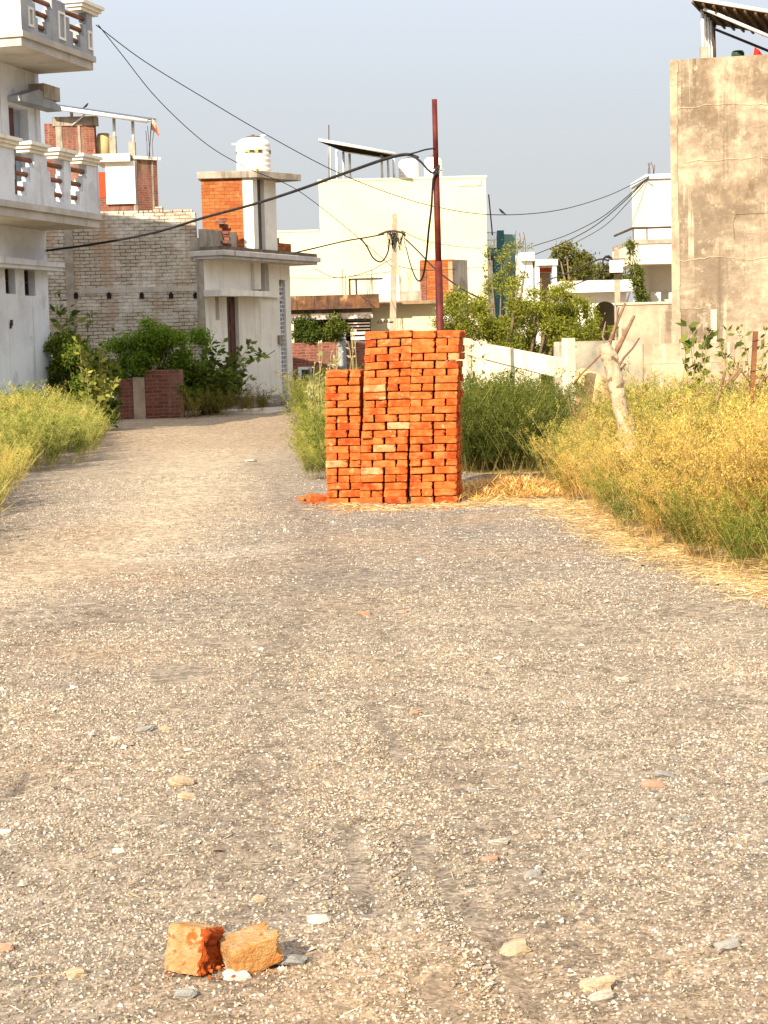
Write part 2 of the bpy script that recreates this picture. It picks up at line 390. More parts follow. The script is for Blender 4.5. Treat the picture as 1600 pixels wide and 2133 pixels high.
M_brick_d = brickmat('dark_brick', (.17, .052, .036), (.27, .092, .06), (.28, .2, .155), wash=(.13, .075, .055), washlo=.5, wash2=(.30, .17, .12))
M_brick_g = brickmat('limewashed_brick', (.57, .50, .40), (.47, .38, .28), (.19, .155, .12), wash=(.70, .66, .57), washlo=.47, wash2=(.42, .28, .18), bump=1.0, ms=.011)
M_wood = pmat('dark_wood', (.10, .035, .022), (.06, .02, .014), 4, rough=.6, bump=.1, spec=.3)
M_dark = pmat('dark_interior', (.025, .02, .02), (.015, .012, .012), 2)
M_glass = pmat('dark_glass', (.02, .02, .05), (.03, .025, .04), 3, rough=.15, bump=0, spec=.5)
M_steel = pmat('white_steel', (.72, .72, .70), (.6, .6, .58), 4, rough=.5, bump=.02, spec=.4)
M_iron = pmat('dark_iron', (.05, .045, .04), (.09, .05, .03), 8, rough=.6, bump=.1)
M_rust = pmat('rusty_pole', (.075, .010, .009), (.135, .022, .014), 3, rough=.6, bump=.25, spec=.2, streak=((.035, .008, .008), 3, .52))
M_rebar = pmat('rebar_rust', (.14, .08, .05), (.10, .05, .03), 8)
M_rail = pmat('brown_pipe', (.24, .105, .055), (.17, .07, .035), 3, rough=.6)
M_tank = pmat('white_tank_plastic', (.80, .77, .70), (.74, .70, .60), 1.5, rough=.45, bump=.03, spec=.4, streak=((.6, .52, .38), 2, .66))
M_cable = pmat('black_cable', (.016, .014, .014), (.03, .025, .022), 5, rough=.6, bump=0)
M_teal = pmat('teal_paint', (.05, .14, .16), (.04, .11, .135), .8)
M_green = pmat('green_paint', (.14, .24, .20), (.11, .2, .17), .8)
M_red = pmat('red_panel', (.38, .07, .03), (.3, .05, .02), 1)
def solar_mat():
    m, nt, b = nt_new('solar_glass'); b.inputs['Roughness'].default_value = .5; b.inputs['Specular IOR Level'].default_value = .2
    tcn = nd(nt, 'ShaderNodeTexCoord'); bt = nd(nt, 'ShaderNodeTexBrick'); bt.offset = 0
    nt.links.new(tcn.outputs['Object'], bt.inputs['Vector'])
    bt.inputs['Scale'].default_value = 1; bt.inputs['Brick Width'].default_value = .16; bt.inputs['Row Height'].default_value = .16; bt.inputs['Mortar Size'].default_value = .004
    bt.inputs['Color1'].default_value = (.012, .018, .045, 1); bt.inputs['Color2'].default_value = (.015, .02, .05, 1); bt.inputs['Mortar'].default_value = (.4, .4, .42, 1)
    nt.links.new(bt.outputs[0], b.inputs['Base Color']); return m
M_solar = solar_mat()
M_sheet = pmat('mossy_sheet', (.07, .04, .022), (.035, .03, .012), 1.5, bump=.3, spot=((.05, .06, .015), 2.5, .55))

def rebars(parent, pts, h, lean=.03, seed=0):
    r = random.Random(seed)
    for p in pts:
        m = MB(); hh = h * r.uniform(.75, 1.1)
        m.tube([p, p + Vector((r.uniform(-lean, lean), 0, hh * .5)), p + Vector((r.uniform(-2, 2) * lean, r.uniform(-1, 1) * lean, hh))], .011, 5)
        m.build('rebar', M_rebar, parent)
def panel_door(pl, u0, u1, z0, z1, v, parent, mat):
    d = MB(); d.pbox(pl, u0, u1, v - .04, v, z0, z1).build('door', mat, parent)
    w = (u1 - u0); h = z1 - z0; p = MB()
    for a, b in ((.12, .46), (.54, .88)):
        for c, e in ((.06, .34), (.4, .64), (.7, .94)):
            p.pbox(pl, u0 + a * w, u0 + b * w, v, v + .018, z0 + c * h, z0 + e * h)
    p.build('door_panel', mat, bpy.data.objects[-1] if False else parent.children[-1])

# ================================================================== white balcony house at the left
F_ = W(91, 400, 34.0); F_.z = 0; ULH = (.25, .968)
pw = Pl(F_, ULH)                                   # wall plane: far corner at u=0, u negative towards the viewer
U_, V_ = pw.U, pw.V
lh = thing('balcony_house', 'tall grey-white house with two stepped balconies and brown rails at the left edge', 'house', F_ - U_ * .9)
NEAR = -2.3
wn_ = MB()
win = [pw.rect(11, 556, 32, 612), pw.rect(51, 560, 73, 616)]
dr = pw.rect(20, 224, 60, 330)
zc = 4.15
holes = [(a, b, c, d) for a, b, c, d in win] + [(dr[0], dr[1], zc + .2, dr[3])]
wn_.wall(pw, NEAR, 0, 0, 8.9, -.23, 0, holes)
wn_.pbox(pw, NEAR, 0, -7, -.45, 0, 8.9)             # body of the house behind its side wall
wn_.build('wall', M_white2, lh)
for a, b, c, d in win:
    fr = MB(); fr.wall(pw, a, b, c, d, -.2, -.14, [(a + .035, b - .035, c + .04, d - .04)]); f = fr.build('window', M_wood, lh)
    MB().pbox(pw, a + .035, b - .035, -.19, -.17, c + .04, d - .04).build('pane', M_glass, f)
    MB().pbox(pw, (a + b) / 2 - .012, (a + b) / 2 + .012, -.165, -.135, c + .04, d - .04).pbox(pw, a + .035, b - .035, -.165, -.135, (c + d) / 2 - .012, (c + d) / 2 + .012).build('window_bar', M_iron, f)
MB().pbox(pw, dr[0], dr[0] + (dr[1] - dr[0]) * .62, -.2, -.15, zc + .2, dr[3]).build('door', M_wood, lh)
MB().pbox(pw, dr[0] + (dr[1] - dr[0]) * .68, dr[1] - .03, -.2, -.17, zc + .6, dr[3] - .05).build('door_pane', pmat('grey_glass', (.25, .29, .33), None, 2, rough=.2, spec=.5, bump=0), lh)
# canopies (chajja) over windows and door, beam block
cz = pw.uz(50, 549)[1]
MB().pprof(pw, [(NEAR - .25, cz - .05), (.12, cz - .05), (.12, cz + .03), (NEAR - .25, cz + .07)], 0, .32).pbox(pw, NEAR - .25, .12, 0, .27, cz - .12, cz - .05).build('window_canopy', M_white2, lh)
a, b, c, d = pw.rect(16, 202, 93, 222)
MB().pprof(pw, [(a, c), (b + .1, c), (b + .1, c + .08), (a + .75, d + .12), (a, c + .1)], 0, .3).build('door_canopy', M_grey, lh)
a, b, c, d = pw.rect(60, 180, 90, 222)
MB().pbox(pw, a, .25, -.3, .32, c + .12, d).build('beam', M_stone, lh)
MB().pbox(pw, -1.72, -1.68, 0, .03, 2.0, 2.1).pbox(pw, -1.70, -1.66, .01, .045, 2.05, 2.16).build('meter_hook', M_iron, lh)
# balconies: outer line 1.0 m proud of the wall
_t = W(200, 130, 33.8)
OUT = (_t - F_).dot(V_)
po = Pl(F_ + V_ * OUT, ULH)
TH = .17
def su(px, py=380): return po.uz(px, py)[0]
def balcony(zs, u_near, mat, caps, gaps, inset, ptop, railmat, open_from, thick=TH):
    rt = lh
    MB().pbox(pw, u_near, .0, 0.003, OUT - .02, zs - .24, zs - .09).pbox(pw, u_near - .04, .04, .003, OUT + .03, zs - .09, zs + .02).build('balcony_slab', M_soffit, rt)
    m = MB(); z0 = zs + .02; zo = open_from
    m.pbox(po, u_near, .0, -thick, 0, z0, zo)
    h = (ptop - zo) / 3
    for k in range(3):               # three courses; each opening widens course by course
        us = [u_near]
        for l, r_ in gaps: us += [l[k], r_[k]]
        us.append(0)
        for q0_, q1_ in zip(us[::2], us[1::2]):
            if q1_ - q0_ > .015: m.pbox(po, q0_, q1_, -thick + .002 * k, -.002 * k, zo + h * k, zo + h * (k + 1))
    m.pbox(po, -.14, -.004, -OUT + .02, -thick, z0, ptop - .25)         # return at the far end
    m.pbox(po, u_near + .004, u_near + .14, -OUT + .02, -thick, z0, ptop)      # return at the near end
    m.build('parapet', mat, rt)
    for q0_, q1_ in caps:
        k = MB()
        for e, zz in ((.0, 0), (.045, .06), (.09, .12)):
            k.pbox(po, q0_ - e, q1_ + e, -thick - .05 - e, .03 + e, ptop + zz, ptop + zz + .06)
        k.build('pillar_cap', M_white, rt)
    for l, r_ in gaps:
        for k in range(3):
            z = zo + h * (k + .5)
            MB().tube([po.P(l[k] - .08, -thick / 2, z), po.P(r_[k] + .08, -thick / 2, z)], .045, 8).build('rail', railmat, rt)
    for q0_, q1_, c, d in inset:
        k = MB(); k.wall(po, q0_, q1_, c, d, .0, .02, [(q0_ + .045, q1_ - .045, c + .045, d - .045)]); k.build('panel_frame', M_white, rt)
M_soffit = pmat('slab_concrete', (.50, .47, .42), (.40, .37, .33), 1.6, streak=((.25, .22, .18), 1.4, .62))
zl = pw.uz(60, 452)[1] + .02
ptop = po.uz(180, 343)[1]; zop = po.uz(150, 424)[1]
def g3(l, r_, ys): return ([su(p, y) for p, y in zip(l, ys)], [su(p, y) for p, y in zip(r_, ys)])
YL = (408, 380, 352)
balcony(zl, -5.2, M_white2, [(su(167, 340), su(199, 340)), (su(118, 338), su(148, 338)), (su(58, 320), su(90, 320)), (su(-8, 310), su(30, 310))],
        [g3((-40, -40, -40), (-2, -2, -2), YL), g3((32, 32, 32), (56, 64, 72), YL), g3((113, 106, 99), (134, 134, 134), YL), g3((148, 148, 148), (166, 173, 181), YL)], [], ptop, M_rail, zop)
zu = po.uz(120, 106)[1] + .12
ptop2 = po.uz(185, 28)[1]; zop2 = po.uz(150, 92)[1]
def ins(x0, y0, x1, y1): return po.rect(x0, y0, x1, y1)
YU = (72, 48, 22)
balcony(zu, su(46, 70), M_grey, [(su(166, 25), su(202, 25))], [g3((80, 75, 69), (98, 104, 109), YU), g3((152, 145, 136), (167, 174, 180), YU)],
        [ins(58, 15, 69, 56), ins(121, 25, 135, 83), ins(183, 65, 192, 104)], ptop2, M_rail, zop2)
MB().pbox(po, su(46, 70) - .025, su(46, 70) - .003, -OUT + .02, 0.003, zu - .02, ptop2 - .01).build('sunlit_parapet_end', pmat('sunlit_end_white', (.78, .74, .66), (.7, .66, .58), 1), lh)  # white skin over the grey parapet paints its sun-facing end as lit

# ================================================================== unfinished brick house with solar roof, far left
D = 62; bp_ = front(110, D); bh = thing('unfinished_brick_house', 'half-built brick house with a solar panel roof behind the balcony house', 'house', bp_.P(2, -3, 0))
def rbox(m, pl, px, v0, v1):
    u0, u1, z0, z1 = pl.rect(*px); return m.pbox(pl, u0, u1, v0, v1, z0, z1)
m = MB(); a, b, c, d = bp_.rect(108, 250, 200, 460); m.pbox(bp_, a - .2, b, -.4, 0, 0, d - .1)
a2, b2, c2, d2 = bp_.rect(200, 412, 283, 460); m.pbox(bp_, b, b2, -.3, -.05, 0, d2); m.build('brick_wall', M_brick_d, bh)
ps = Pl(bp_.P(b2, 0, 0), (.75, .66)); a3, b3, c3, d3 = ps.rect(283, 330, 329, 450)
MB().pbox(ps, 0, b3, -.3, 0, 0, d3 - .05).build('side_wall', M_brick_d, bh)
MB().pbox(ps, -.02, .1, -.1, .012, 0, d3).pbox(ps, b3 * .75, b3 * .82, -.1, .012, 0, d3 - .1).build('corner_strip', M_stone, bh)
m = MB(); rbox(m, bp_, (117, 250, 130, 330), -.3, .03); rbox(m, bp_, (109, 243, 202, 262), -.35, .05); rbox(m, bp_, (163, 258, 168, 325), -.2, .03); m.build('concrete_frame', M_stone, bh)
m = MB(); rbox(m, bp_, (221, 336, 282, 425), -.25, .06); m.build('white_wall', M_white, bh)
m = MB(); rbox(m, bp_, (203, 358, 222, 412), -.3, -.06); m.build('door', M_red, bh)
m = MB(); rbox(m, bp_, (196, 322, 272, 338), -2, .3); m.pbox(ps, 0, b3 + .1, -1, .1, d3 - .05, d3 + .06); m.build('roof_slab', M_white, bh)
m = MB(); cu, cz_ = bp_.uz(212, 320); R_ = bp_.rect(195, 300, 226, 301)
rr = (R_[1] - R_[0]) / 2; m.lathe(bp_.P(cu, -rr - .3, cz_), [(rr, 0), (rr, .55), (rr * .93, .68), (rr * .7, .76)], 20); m.build('plaster_drum', pmat('yellow_plaster', (.62, .48, .25), (.5, .38, .2), 2), bh)
for px in ((228, 282, 241, 322), (268, 295, 281, 325)): rbox(MB(), bp_, px, -.3, 0).build('column_stub', M_stone, bh)
# solar roof
A = bp_.P(bp_.uz(100, 226)[0], .6, bp_.uz(100, 226)[1]); B = bp_.P(bp_.uz(312, 257)[0], .6, bp_.uz(312, 257)[1])
up = Vector((0, 2.6, .35))
m = MB(); t = Vector((0, 0, .06)); m.hexa([A, B, B + up, A + up, A + t, B + t, B + up + t, A + up + t]); so = m.build('solar_panel', M_solar, bh)
m = MB(); m.tube([A, B], .075, 6).tube([A + up, B + up], .06, 6)
for k in range(5): m.tube([A.lerp(B, k / 4), A.lerp(B, k / 4) + up], .04, 5)
m.build('panel_frame', M_steel, so)
for px, y1 in ((148, 262), (236, 300), (275, 300)):
    u, z1 = bp_.uz(px, 238); z0 = bp_.uz(px, y1)[1]; z1 = A.z + (B.z - A.z) * (px - 100) / 212
    MB().tube([bp_.P(u, -.1, z0), bp_.P(u, -.1, z1 + .15)], .055, 6).build('roof_post', M_steel, bh)
m = MB(); m.tube([bp_.P(bp_.uz(150, 262)[0], .02, bp_.uz(150, 262)[1]), bp_.P(bp_.uz(182, 240)[0], .4, bp_.uz(182, 240)[1])], .03, 5); m.build('brace', M_steel, bh)
rebars(bh, [bp_.P(bp_.uz(x, 330)[0], -.3, bp_.uz(x, 330)[1]) for x in (305, 311, 317, 186, 190)], 1.2, seed=3)
# flag on a stick beside the panels
fb = bp_.P(bp_.uz(311, 332)[0], .1, bp_.uz(311, 332)[1]); ft = bp_.P(bp_.uz(317, 246)[0], .1, bp_.uz(317, 246)[1])
fl = thing('flag', 'small faded orange pennant on a stick above the brick house roof', 'flag', fb)
MB().tube([fb, ft], .018, 5).build('flag_stick', M_iron, fl)
m = MB(); q = ft - fb; s1 = bp_.P(bp_.uz(335, 279)[0], .15, bp_.uz(335, 279)[1])
m.add([ft, ft - q * .28, s1 + Vector((-.05, .1, -.1)), s1, ft.lerp(s1, .5) + Vector((0, -.12, .05)), (ft - q * .28).lerp(s1, .5) + Vector((0, -.1, -.06))], [(0, 4, 5, 1), (4, 3, 2, 5)])
m.build('cloth', pmat('faded_orange', (.62, .26, .15), (.7, .4, .3), 4), fl)

# ================================================================== corner house: limewashed brick side wall, white facade, stair tower
C0 = W(430, 700, 41.0); C0.z = 0
pf = Pl(C0, (.376, .927)); pside = Pl(C0, (1, 0))
ch = thing('corner_house', 'small white house with limewashed brick side wall and orange brick stair tower', 'house', C0)
LEN = pf.uz(608, 700)[0]
zs = pf.uz(470, 541)[1] + .02                    # underside of the roof slab
wz = pside.uz(330, 444)[1]
us0 = pside.uz(60, 600)[0]
m = MB(); m.wall(pside, us0, -.16, 0, wz, -.25, 0); m.build('side_wall', M_brick_g, ch)
r = random.Random(5); m = MB(); x = us0
while x < -.3:                                    # ragged top course
    w = r.choice((.11, .23, .23, .35)); hgt = r.choice((0, .07, .075, .075, .15))
    if hgt: m.pbox(pside, x + .01, x + w - .01, -.24, r.uniform(-.03, .006), wz, wz + hgt)
    x += w
m.build('top_course', M_brick_g, ch)
rbox(MB(), pside, (413, 520, 429, 850), -.26, .02).build('plaster_column', M_stone, ch); a, b, c, d = pside.rect(138, 470, 155, 700); MB().pbox(pside, a, b, -.2, .012, 0, d).build('plaster_column', M_stone, ch)
a, b, c, d = pside.rect(165, 598, 413, 609); MB().pbox(pside, a, b, -.2, .014, c, d).build('lintel_band', pmat('pale_band', (.52, .47, .40), (.42, .37, .3), 3), ch)
for px in (159, 228, 296, 357, 408):
    a, b, c, d = pside.rect(px - 5, 612, px + 4, 622)
    MB().pbox(pside, a, b, -.2, .016, c, d).pbox(pside, a + .02, b - .02, .0, .03, d, d + .035).build('putlog_hole', M_dark, ch)
# facade
door = pf.rect(475, 618, 499, 800); jal = pf.rect(585, 583, 597, 812); nich = pf.rect(449, 613, 457, 667); slot = pf.rect(538, 556, 553, 612)
m = MB(); m.wall(pf, 0, LEN, 0, zs, -.25, 0, [(door[0], door[1], .5, door[3]), (jal[0], jal[1], .25, jal[3]), (nich[0], nich[1], nich[2], nich[3]), (slot[0], slot[1], slot[2], zs)])
m.pbox(pf, 0.02, LEN, -6, -.6, 0, zs); m.pbox(pf, LEN - .25, LEN - .002, -6, -.25, 0, zs)
m.build('facade', M_white, ch)
panel_door(pf, door[0], door[1], .5, door[3], -.1, ch, M_wood)
MB().pbox(pf, slot[0], slot[1], -.2, -.12, slot[2], zs).build('slot_window', pmat('slot_glass', (.16, .13, .07), (.1, .09, .06), 2, rough=.3, spec=.5), ch)
MB().pbox(pf, nich[0], nich[1], -.24, -.12, nich[2], nich[3]).build('niche_back', M_stone, ch)
MB().pbox(pf, jal[0], jal[1], -.24, -.15, .25, jal[3]).build('lattice_recess', M_dark, ch)
m = MB(); nz = int((jal[3] - .25) / .11)
for k in range(nz):
    z = .25 + .11 * k
    m.pbox(pf, jal[0], jal[1], -.12, -.05, z, z + .03)
    for j in range(2):
        uu = jal[0] + (jal[1] - jal[0]) * ((j + (.5 if k % 2 else .2)) / 2.2); m.pbox(pf, uu, uu + .035, -.115, -.055, z + .03, z + .11)
m.build('lattice', M_white2, ch)
# chajja above the door
cz0, cz1 = pf.uz(520, 607)[1] - .12, pf.uz(520, 607)[1] + .0
cz0 = pf.uz(440, 617)[1]; cz1 = pf.uz(440, 605)[1]
MB().pbox(pf, -.05, 2.9, 0, .45, cz0, cz1).pbox(pf, -.05, .9, .003, .5, cz0 - .01, cz1 + .012).build('door_canopy', M_white, ch)
a, b, c, d = pf.rect(530, 609, 556, 622); MB().pbox(pf, 3.0, 3.95, 0, .1, c + .03, c + .10).build('ledge', M_white, ch)
m = MB(); m.pbox(pf, slot[0] - .38, slot[0] - .02, .0, .09, cz1 + .06, zs); m.pbox(pf, slot[1] + .02, slot[1] + .3, 0, .09, c + .1, zs); m.build('pilaster', M_white, ch)
# main slab with moulded edge
m = MB(); m.pbox(pf, -.12, LEN + .62, -6.1, .62, zs + .02, zs + .15); m.pbox(pf, -.08, LEN + .56, -6, .55, zs - .05, zs + .02); m.build('roof_slab', pmat('weathered_slab', (.60, .57, .53), (.46, .43, .40), 1.6, streak=((.30, .26, .22), .9, .58)), ch, bevel=.012)
MB().pbox(pf, -.05, LEN + .56, -.6, .54, zs + .15, zs + .24).build('slab_crust', pmat('black_crust', (.12, .085, .06), (.2, .15, .11), 4), ch)
MB().pbox(pside, -.3, .02, -.35, .02, zs + .17, pside.uz(436, 495)[1]).pbox(pf, 0.02, 2.75, -.12, 0.02, zs + .24, zs + .66).build('terrace_parapet', M_stone, ch)
a, b, c, d = pf.rect(579, 508, 604, 545); MB().pbox(pf, a, b, -.32, .02, zs + .24, d).build('parapet_post', M_stone, ch)
MB().pbox(pf, a - .35, b, -.3, .04, zs + .24, zs + .5).build('post_brickwork', M_brick_o, ch)
MB().pbox(pf, a - .2, a + .1, -.25, .0, d - .05, d + .14).build('terrace_block', M_brick_d, ch)
m = MB(); r = random.Random(2)
for k in range(9):
    q = pf.P(1.05 + r.uniform(-.16, .1) * (1.6 if k > 5 else .6), .06, zs + .32 + k * .075); m.obox(q, (.2, .11, .07), Matrix.Rotation(r.uniform(-.5, .5), 3, 'Z') @ Matrix.Rotation(r.uniform(-.15, .15), 3, 'X'))
m.build('broken_brickwork', M_brick_d, ch)
# stair tower
T0 = W(423, 500, 42.6); T0.z = 0; pt = Pl(T0, (1, 0)); tw = pt.uz(528, 430)[0]
ps2 = Pl(pt.P(tw, 0, 0), (.376, .927)); tl = ps2.uz(576, 440)[0]; tz = pt.uz(475, 372)[1]
MB().pbox(pt, 0, tw - .25, -2.2, 0, zs + .17, tz).build('tower_brick', M_brick_o, ch)
sa, sb, _, _ = ps2.rect(538, 380, 552, 540)
MB().pbox(pt, tw - .25, tw - .002, -.3, .004, zs + .17, tz).wall(ps2, .02, tl, zs + .17, tz, -.2, 0, [(sa, sb, zs + .17, tz)]).pbox(ps2, .15, tl - .002, -1.4, -.21, zs + .17, tz).build('tower_plaster', M_white, ch)
MB().pbox(ps2, sa, sb, -.2, -.1, zs + .17, tz).build('tower_slot', pmat('slot_concrete', (.12, .105, .095), (.07, .06, .055), 3), ch)
tzt = pt.uz(475, 366)[1]
MB().poly([pt.P(-.08, .1, 0), pt.P(tw + .12, .1, 0), ps2.P(tl + .2, .62, 0), ps2.P(tl + .3, -2.0, 0), pt.P(-.08, -2.4, 0)], tz, tz + .17).build('tower_slab', M_stone, ch, bevel=.01)
MB().pbox(pf, 4.0 - .1, 4.0 + .12, 0, .06, 1.55, 1.78).build('meter_box', M_stone, ch)
# broken plinth of stones and soil along the facade
r = random.Random(8); m = MB()
for k in range(26):
    u = r.uniform(2.6, LEN - .1); s = r.uniform(.1, .26); p = pf.P(u, .08 + r.random() * .2, s * .3)
    m.obox(p, (s, s * .8, s * .7), Matrix.Rotation(r.random() * 3, 3, 'Z') @ Matrix.Rotation(r.uniform(-.4, .4), 3, 'X'))
m.pbox(pf, .5, LEN, -.1, .18, 0, .28); m.build('broken_plinth', M_stone, ch, bevel=.02)

def water_tank(name, c, rad, h, label, band=False):
    t = thing(name, label, 'water tank', c, None)
    pr = [(rad * .97, 0), (rad, .03)]
    z = .06
    nb = 5
    for k in range(nb):
        zz = h * .70 * (k + .5) / nb; pr += [(rad, zz), (rad, zz + h * .05), (rad * .97, zz + h * .06), (rad * .97, zz + h * .085)]
    pr += [(rad, h * .74), (rad * .98, h * .80), (rad * .9, h * .87), (rad * .7, h * .935), (rad * .42, h * .97), (rad * .36, h * .975)]
    MB().lathe(c, pr, 32).build('tank_body', M_tank, t)
    MB().lathe(c + Vector((0, 0, h * .965)), [(rad * .38, 0), (rad * .40, h * .02), (rad * .38, h * .05), (rad * .2, h * .06), (rad * .12, h * .062), (rad * .1, h * .1)], 20).build('lid', pmat('tank_lid', (.16, .11, .07), (.1, .07, .05), 5), t)
    if band:
        mm = pmat('label_print', (.06, .05, .03), (.62, .45, .10), 9, rough=.5, bump=0, lo=.49, hi=.53)
        for a0, a1, z0, z1 in ((-2.0, -.95, .52, .61), (-3.1, -2.75, .5, .6), (-.4, -.05, .52, .62), (-1.42, -1.2, .035, .10)):
            MB().lathe(c, [(rad * 1.006, h * z0), (rad * 1.006, h * z1)], 14, a0, a1, closed=False).build('label', mm, t)
        m = MB(); m.tube([c + Vector((-rad * .9, -.1, h * .8)), c + Vector((-rad * 1.2, -.1, h * .8))], .03, 6); m.build('pipe', M_steel, t)
        m = MB(); m.tube([c + Vector((rad * .5, .1, h * .9)), c + Vector((rad * .55, .1, h * 1.04))], .03, 6).tube([c + Vector((rad * .45, .1, h * 1.04)), c + Vector((rad * .75, .1, h * 1.04))], .03, 6); m.build('pipe', M_steel, t)
    return t
u, z = pt.uz(525, 362); TR = (pt.uz(562, 320)[0] - pt.uz(488, 320)[0]) / 2
water_tank('water_tank', pt.P(u, -.75, tz + .17), TR, pt.uz(525, 284)[1] - tz - .1, 'white ribbed plastic water tank with printed band on top of brick stair tower', True)

# ================================================================== low brick wall remains among bushes
Lp = front(250, 38.2); lw = thing('low_brick_wall', 'low dark red brick wall with a crumbled plaster pier under the green bush', 'wall', Lp.P(.7, 0, 0))
a, b, c, d = Lp.rect(302, 770, 381, 850); MB().pbox(Lp, a, b, -.25, 0, -.05, d).build('brickwork', M_brick_d, lw)
a2, b2, c2, d2 = Lp.rect(244, 788, 306, 850); MB().pbox(Lp, a2, a2 + (b2 - a2) * .55, -.5, -.05, -.05, d2).build('brick_return', M_brick_d, lw)
MB().pbox(Lp, a2 + (b2 - a2) * .55, a - .002, -.45, .03, -.05, d2 + .02).build('plaster_pier', M_stain2, lw)

# ================================================================== concrete strip at the end of the path
sp = [G(380, 862), G(500, 856), G(592, 851), G(600, 858), G(560, 866), G(420, 866)]
MB().poly([(p.x, p.y) for p in sp], -.05, .05).build('pavement', pmat('pale_concrete', (.58, .5, .4), (.45, .37, .28), 1.5), None, loc=(sp[0].x, sp[0].y, 0))
tag(C.objects['pavement'], 'pale concrete strip in front of the white corner house', None, kind='structure')

# ================================================================== dark low house with verandah
Dp = front(605, 51); dh = thing('verandah_house', 'low dark house with brown stained parapet and open verandah behind two shrubs', 'house', Dp.P(1, -2, 0))
sl = Dp.rect(600, 642, 775, 664); pp = Dp.rect(600, 615, 790, 644); bw = Dp.rect(605, 712, 775, 860)
MB().pbox(Dp, sl[0] - .2, sl[1], -3.4, .12, sl[2], sl[3]).build('roof_slab', pmat('sooty_slab', (.12, .08, .06), (.2, .16, .12), 3), dh)
MB().pbox(Dp, sl[0] - .2, sl[1] + .02, .12, .15, sl[2] - .02, sl[2] + .1).build('slab_edge', pmat('peeling_white', (.45, .42, .38), (.12, .1, .08), 9, lo=.48, hi=.53), dh)
MB().pbox(Dp, pp[0] - .2, pp[1], .1, .3, pp[2], pp[3]).build('parapet', pmat('brown_parapet', (.19, .09, .042), (.07, .038, .026), 2.6, streak=((.05, .035, .03), 1.6, .52), spot=((.36, .24, .13), 3.2, .60)), dh)
MB().pbox(Dp, bw[0], bw[1], -.2, .1, 0, bw[3]).build('front_wall', M_brick_d, dh)
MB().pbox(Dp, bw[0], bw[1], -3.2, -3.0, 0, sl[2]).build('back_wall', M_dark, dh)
a, b, c, d = Dp.rect(705, 690, 722, 800); MB().pbox(Dp, a, b, -.25, .14, 0, d).build('post', M_grey, dh)
wi = Dp.rect(622, 764, 650, 800)
f = MB().wall(Dp, wi[0], wi[1], wi[2], wi[3], .1, .17, [(wi[0] + .1, wi[1] - .06, wi[2] + .06, wi[3] - .08)]).build('window', M_white2, dh)
MB().pbox(Dp, wi[0] + .1, wi[1] - .06, .1, .13, wi[2] + .06, wi[3] - .08).build('pane', M_dark, f)
a, b, c, d = Dp.rect(724, 655, 771, 700); m = MB(); n = 7
for k in range(n):
    z = c + (d - c) * k / n
    m.pbox(Dp, a, b, .0, .05, z, z + (d - c) / n * .4)
m.build('shutter_slat', pmat('shutter_paint', (.22, .17, .13), (.5, .46, .4), 6, lo=.55, hi=.6), dh)
MB().pbox(Dp, a, b, -.06, -.002, c, d).build('shutter_back', M_dark, dh)
a, b, c, d = Dp.rect(731, 701, 772, 708); MB().pbox(Dp, a, b, .11, .16, c, d).pbox(Dp, a, b, .11, .16, c + (d - c) * 1.6, d + (d - c) * 1.4).build('white_bar', M_steel, dh)
m = MB()
for px0, px1 in ((683, 697), ):
    for px in (px0, px1):
        u, z = Dp.uz(px + 44, 618); m.pbox(Dp, u, u + .06, .1, .16, z, z + .5)
    u0 = Dp.uz(px0 + 44, 600)[0]; m.pbox(Dp, u0, u0 + 1.0, .1, .16, z + .47, z + .53)
m.build('iron_stand', M_iron, dh)
rebars(dh, [Dp.P(Dp.uz(x, 625)[0], .2, Dp.uz(x, 625)[1]) for x in (767, 771, 776, 779, 713, 720)], .85, seed=4)

# ================================================================== small white house with orange stair block
Sp = front(772, 52.5); sh = thing('flat_roof_house', 'small white flat-roofed house with an orange brick block on its roof behind the brick stack', 'house', Sp.P(1.2, -2, 0))
w_ = Sp.rect(772, 634, 932, 700); MB().pbox(Sp, w_[0], w_[1], -3, 0, 0, w_[3]).build('wall', M_cream, sh)
MB().pbox(Sp, w_[0] - .1, w_[1] - .25, -3, .55, w_[3], w_[3] + .1).build('roof_slab', pmat('brown_slab', (.3, .2, .12), (.2, .13, .08), 3), sh)
a, b, c, d = Sp.rect(786, 572, 832, 626); MB().pbox(Sp, a, b, -.7, .05, w_[3] + .1, d).build('roof_pier', M_white, sh)
a, b, c, d = Sp.rect(832, 606, 880, 627); MB().pbox(Sp, a, b, -.3, .05, w_[3] + .1, d).build('roof_parapet', M_stone, sh)
ob = Sp.rect(877, 541, 943, 627); MB().pbox(Sp, ob[0], ob[1], -1.2, .06, w_[3] + .1, ob[3]).build('stair_block', M_brick_o, sh)
po2 = Pl(Sp.P(ob[1], .05, 0), (.5, .866)); MB().pbox(po2, 0.01, 1.0, -.6, 0, .0, ob[3]).build('stair_side', M_stone, sh)
a, b, c, d = Sp.rect(934, 545, 943, 640); MB().pbox(Sp, a, b, .06, .09, c, d).build('corner_strip', pmat('pale_orange', (.55, .3, .18), (.4, .2, .1), 3), sh)
a, b, c, d = Sp.rect(878, 560, 888, 630); MB().pbox(Sp, a, b, .06, .085, c, d).build('edge_brick', M_brick_d, sh)
rebars(sh, [Sp.P(Sp.uz(x, 610)[0], -.1, Sp.uz(x, 610)[1]) for x in (832, 835, 852, 857, 938)], .7, seed=6)
u, z = Sp.uz(932, 652); MB().lathe(Sp.P(u, .3, z - .35), [(.0, 0), (.22, .05), (.25, .2), (.2, .5), (.05, .6)], 16).build('white_drum', M_tank, sh)

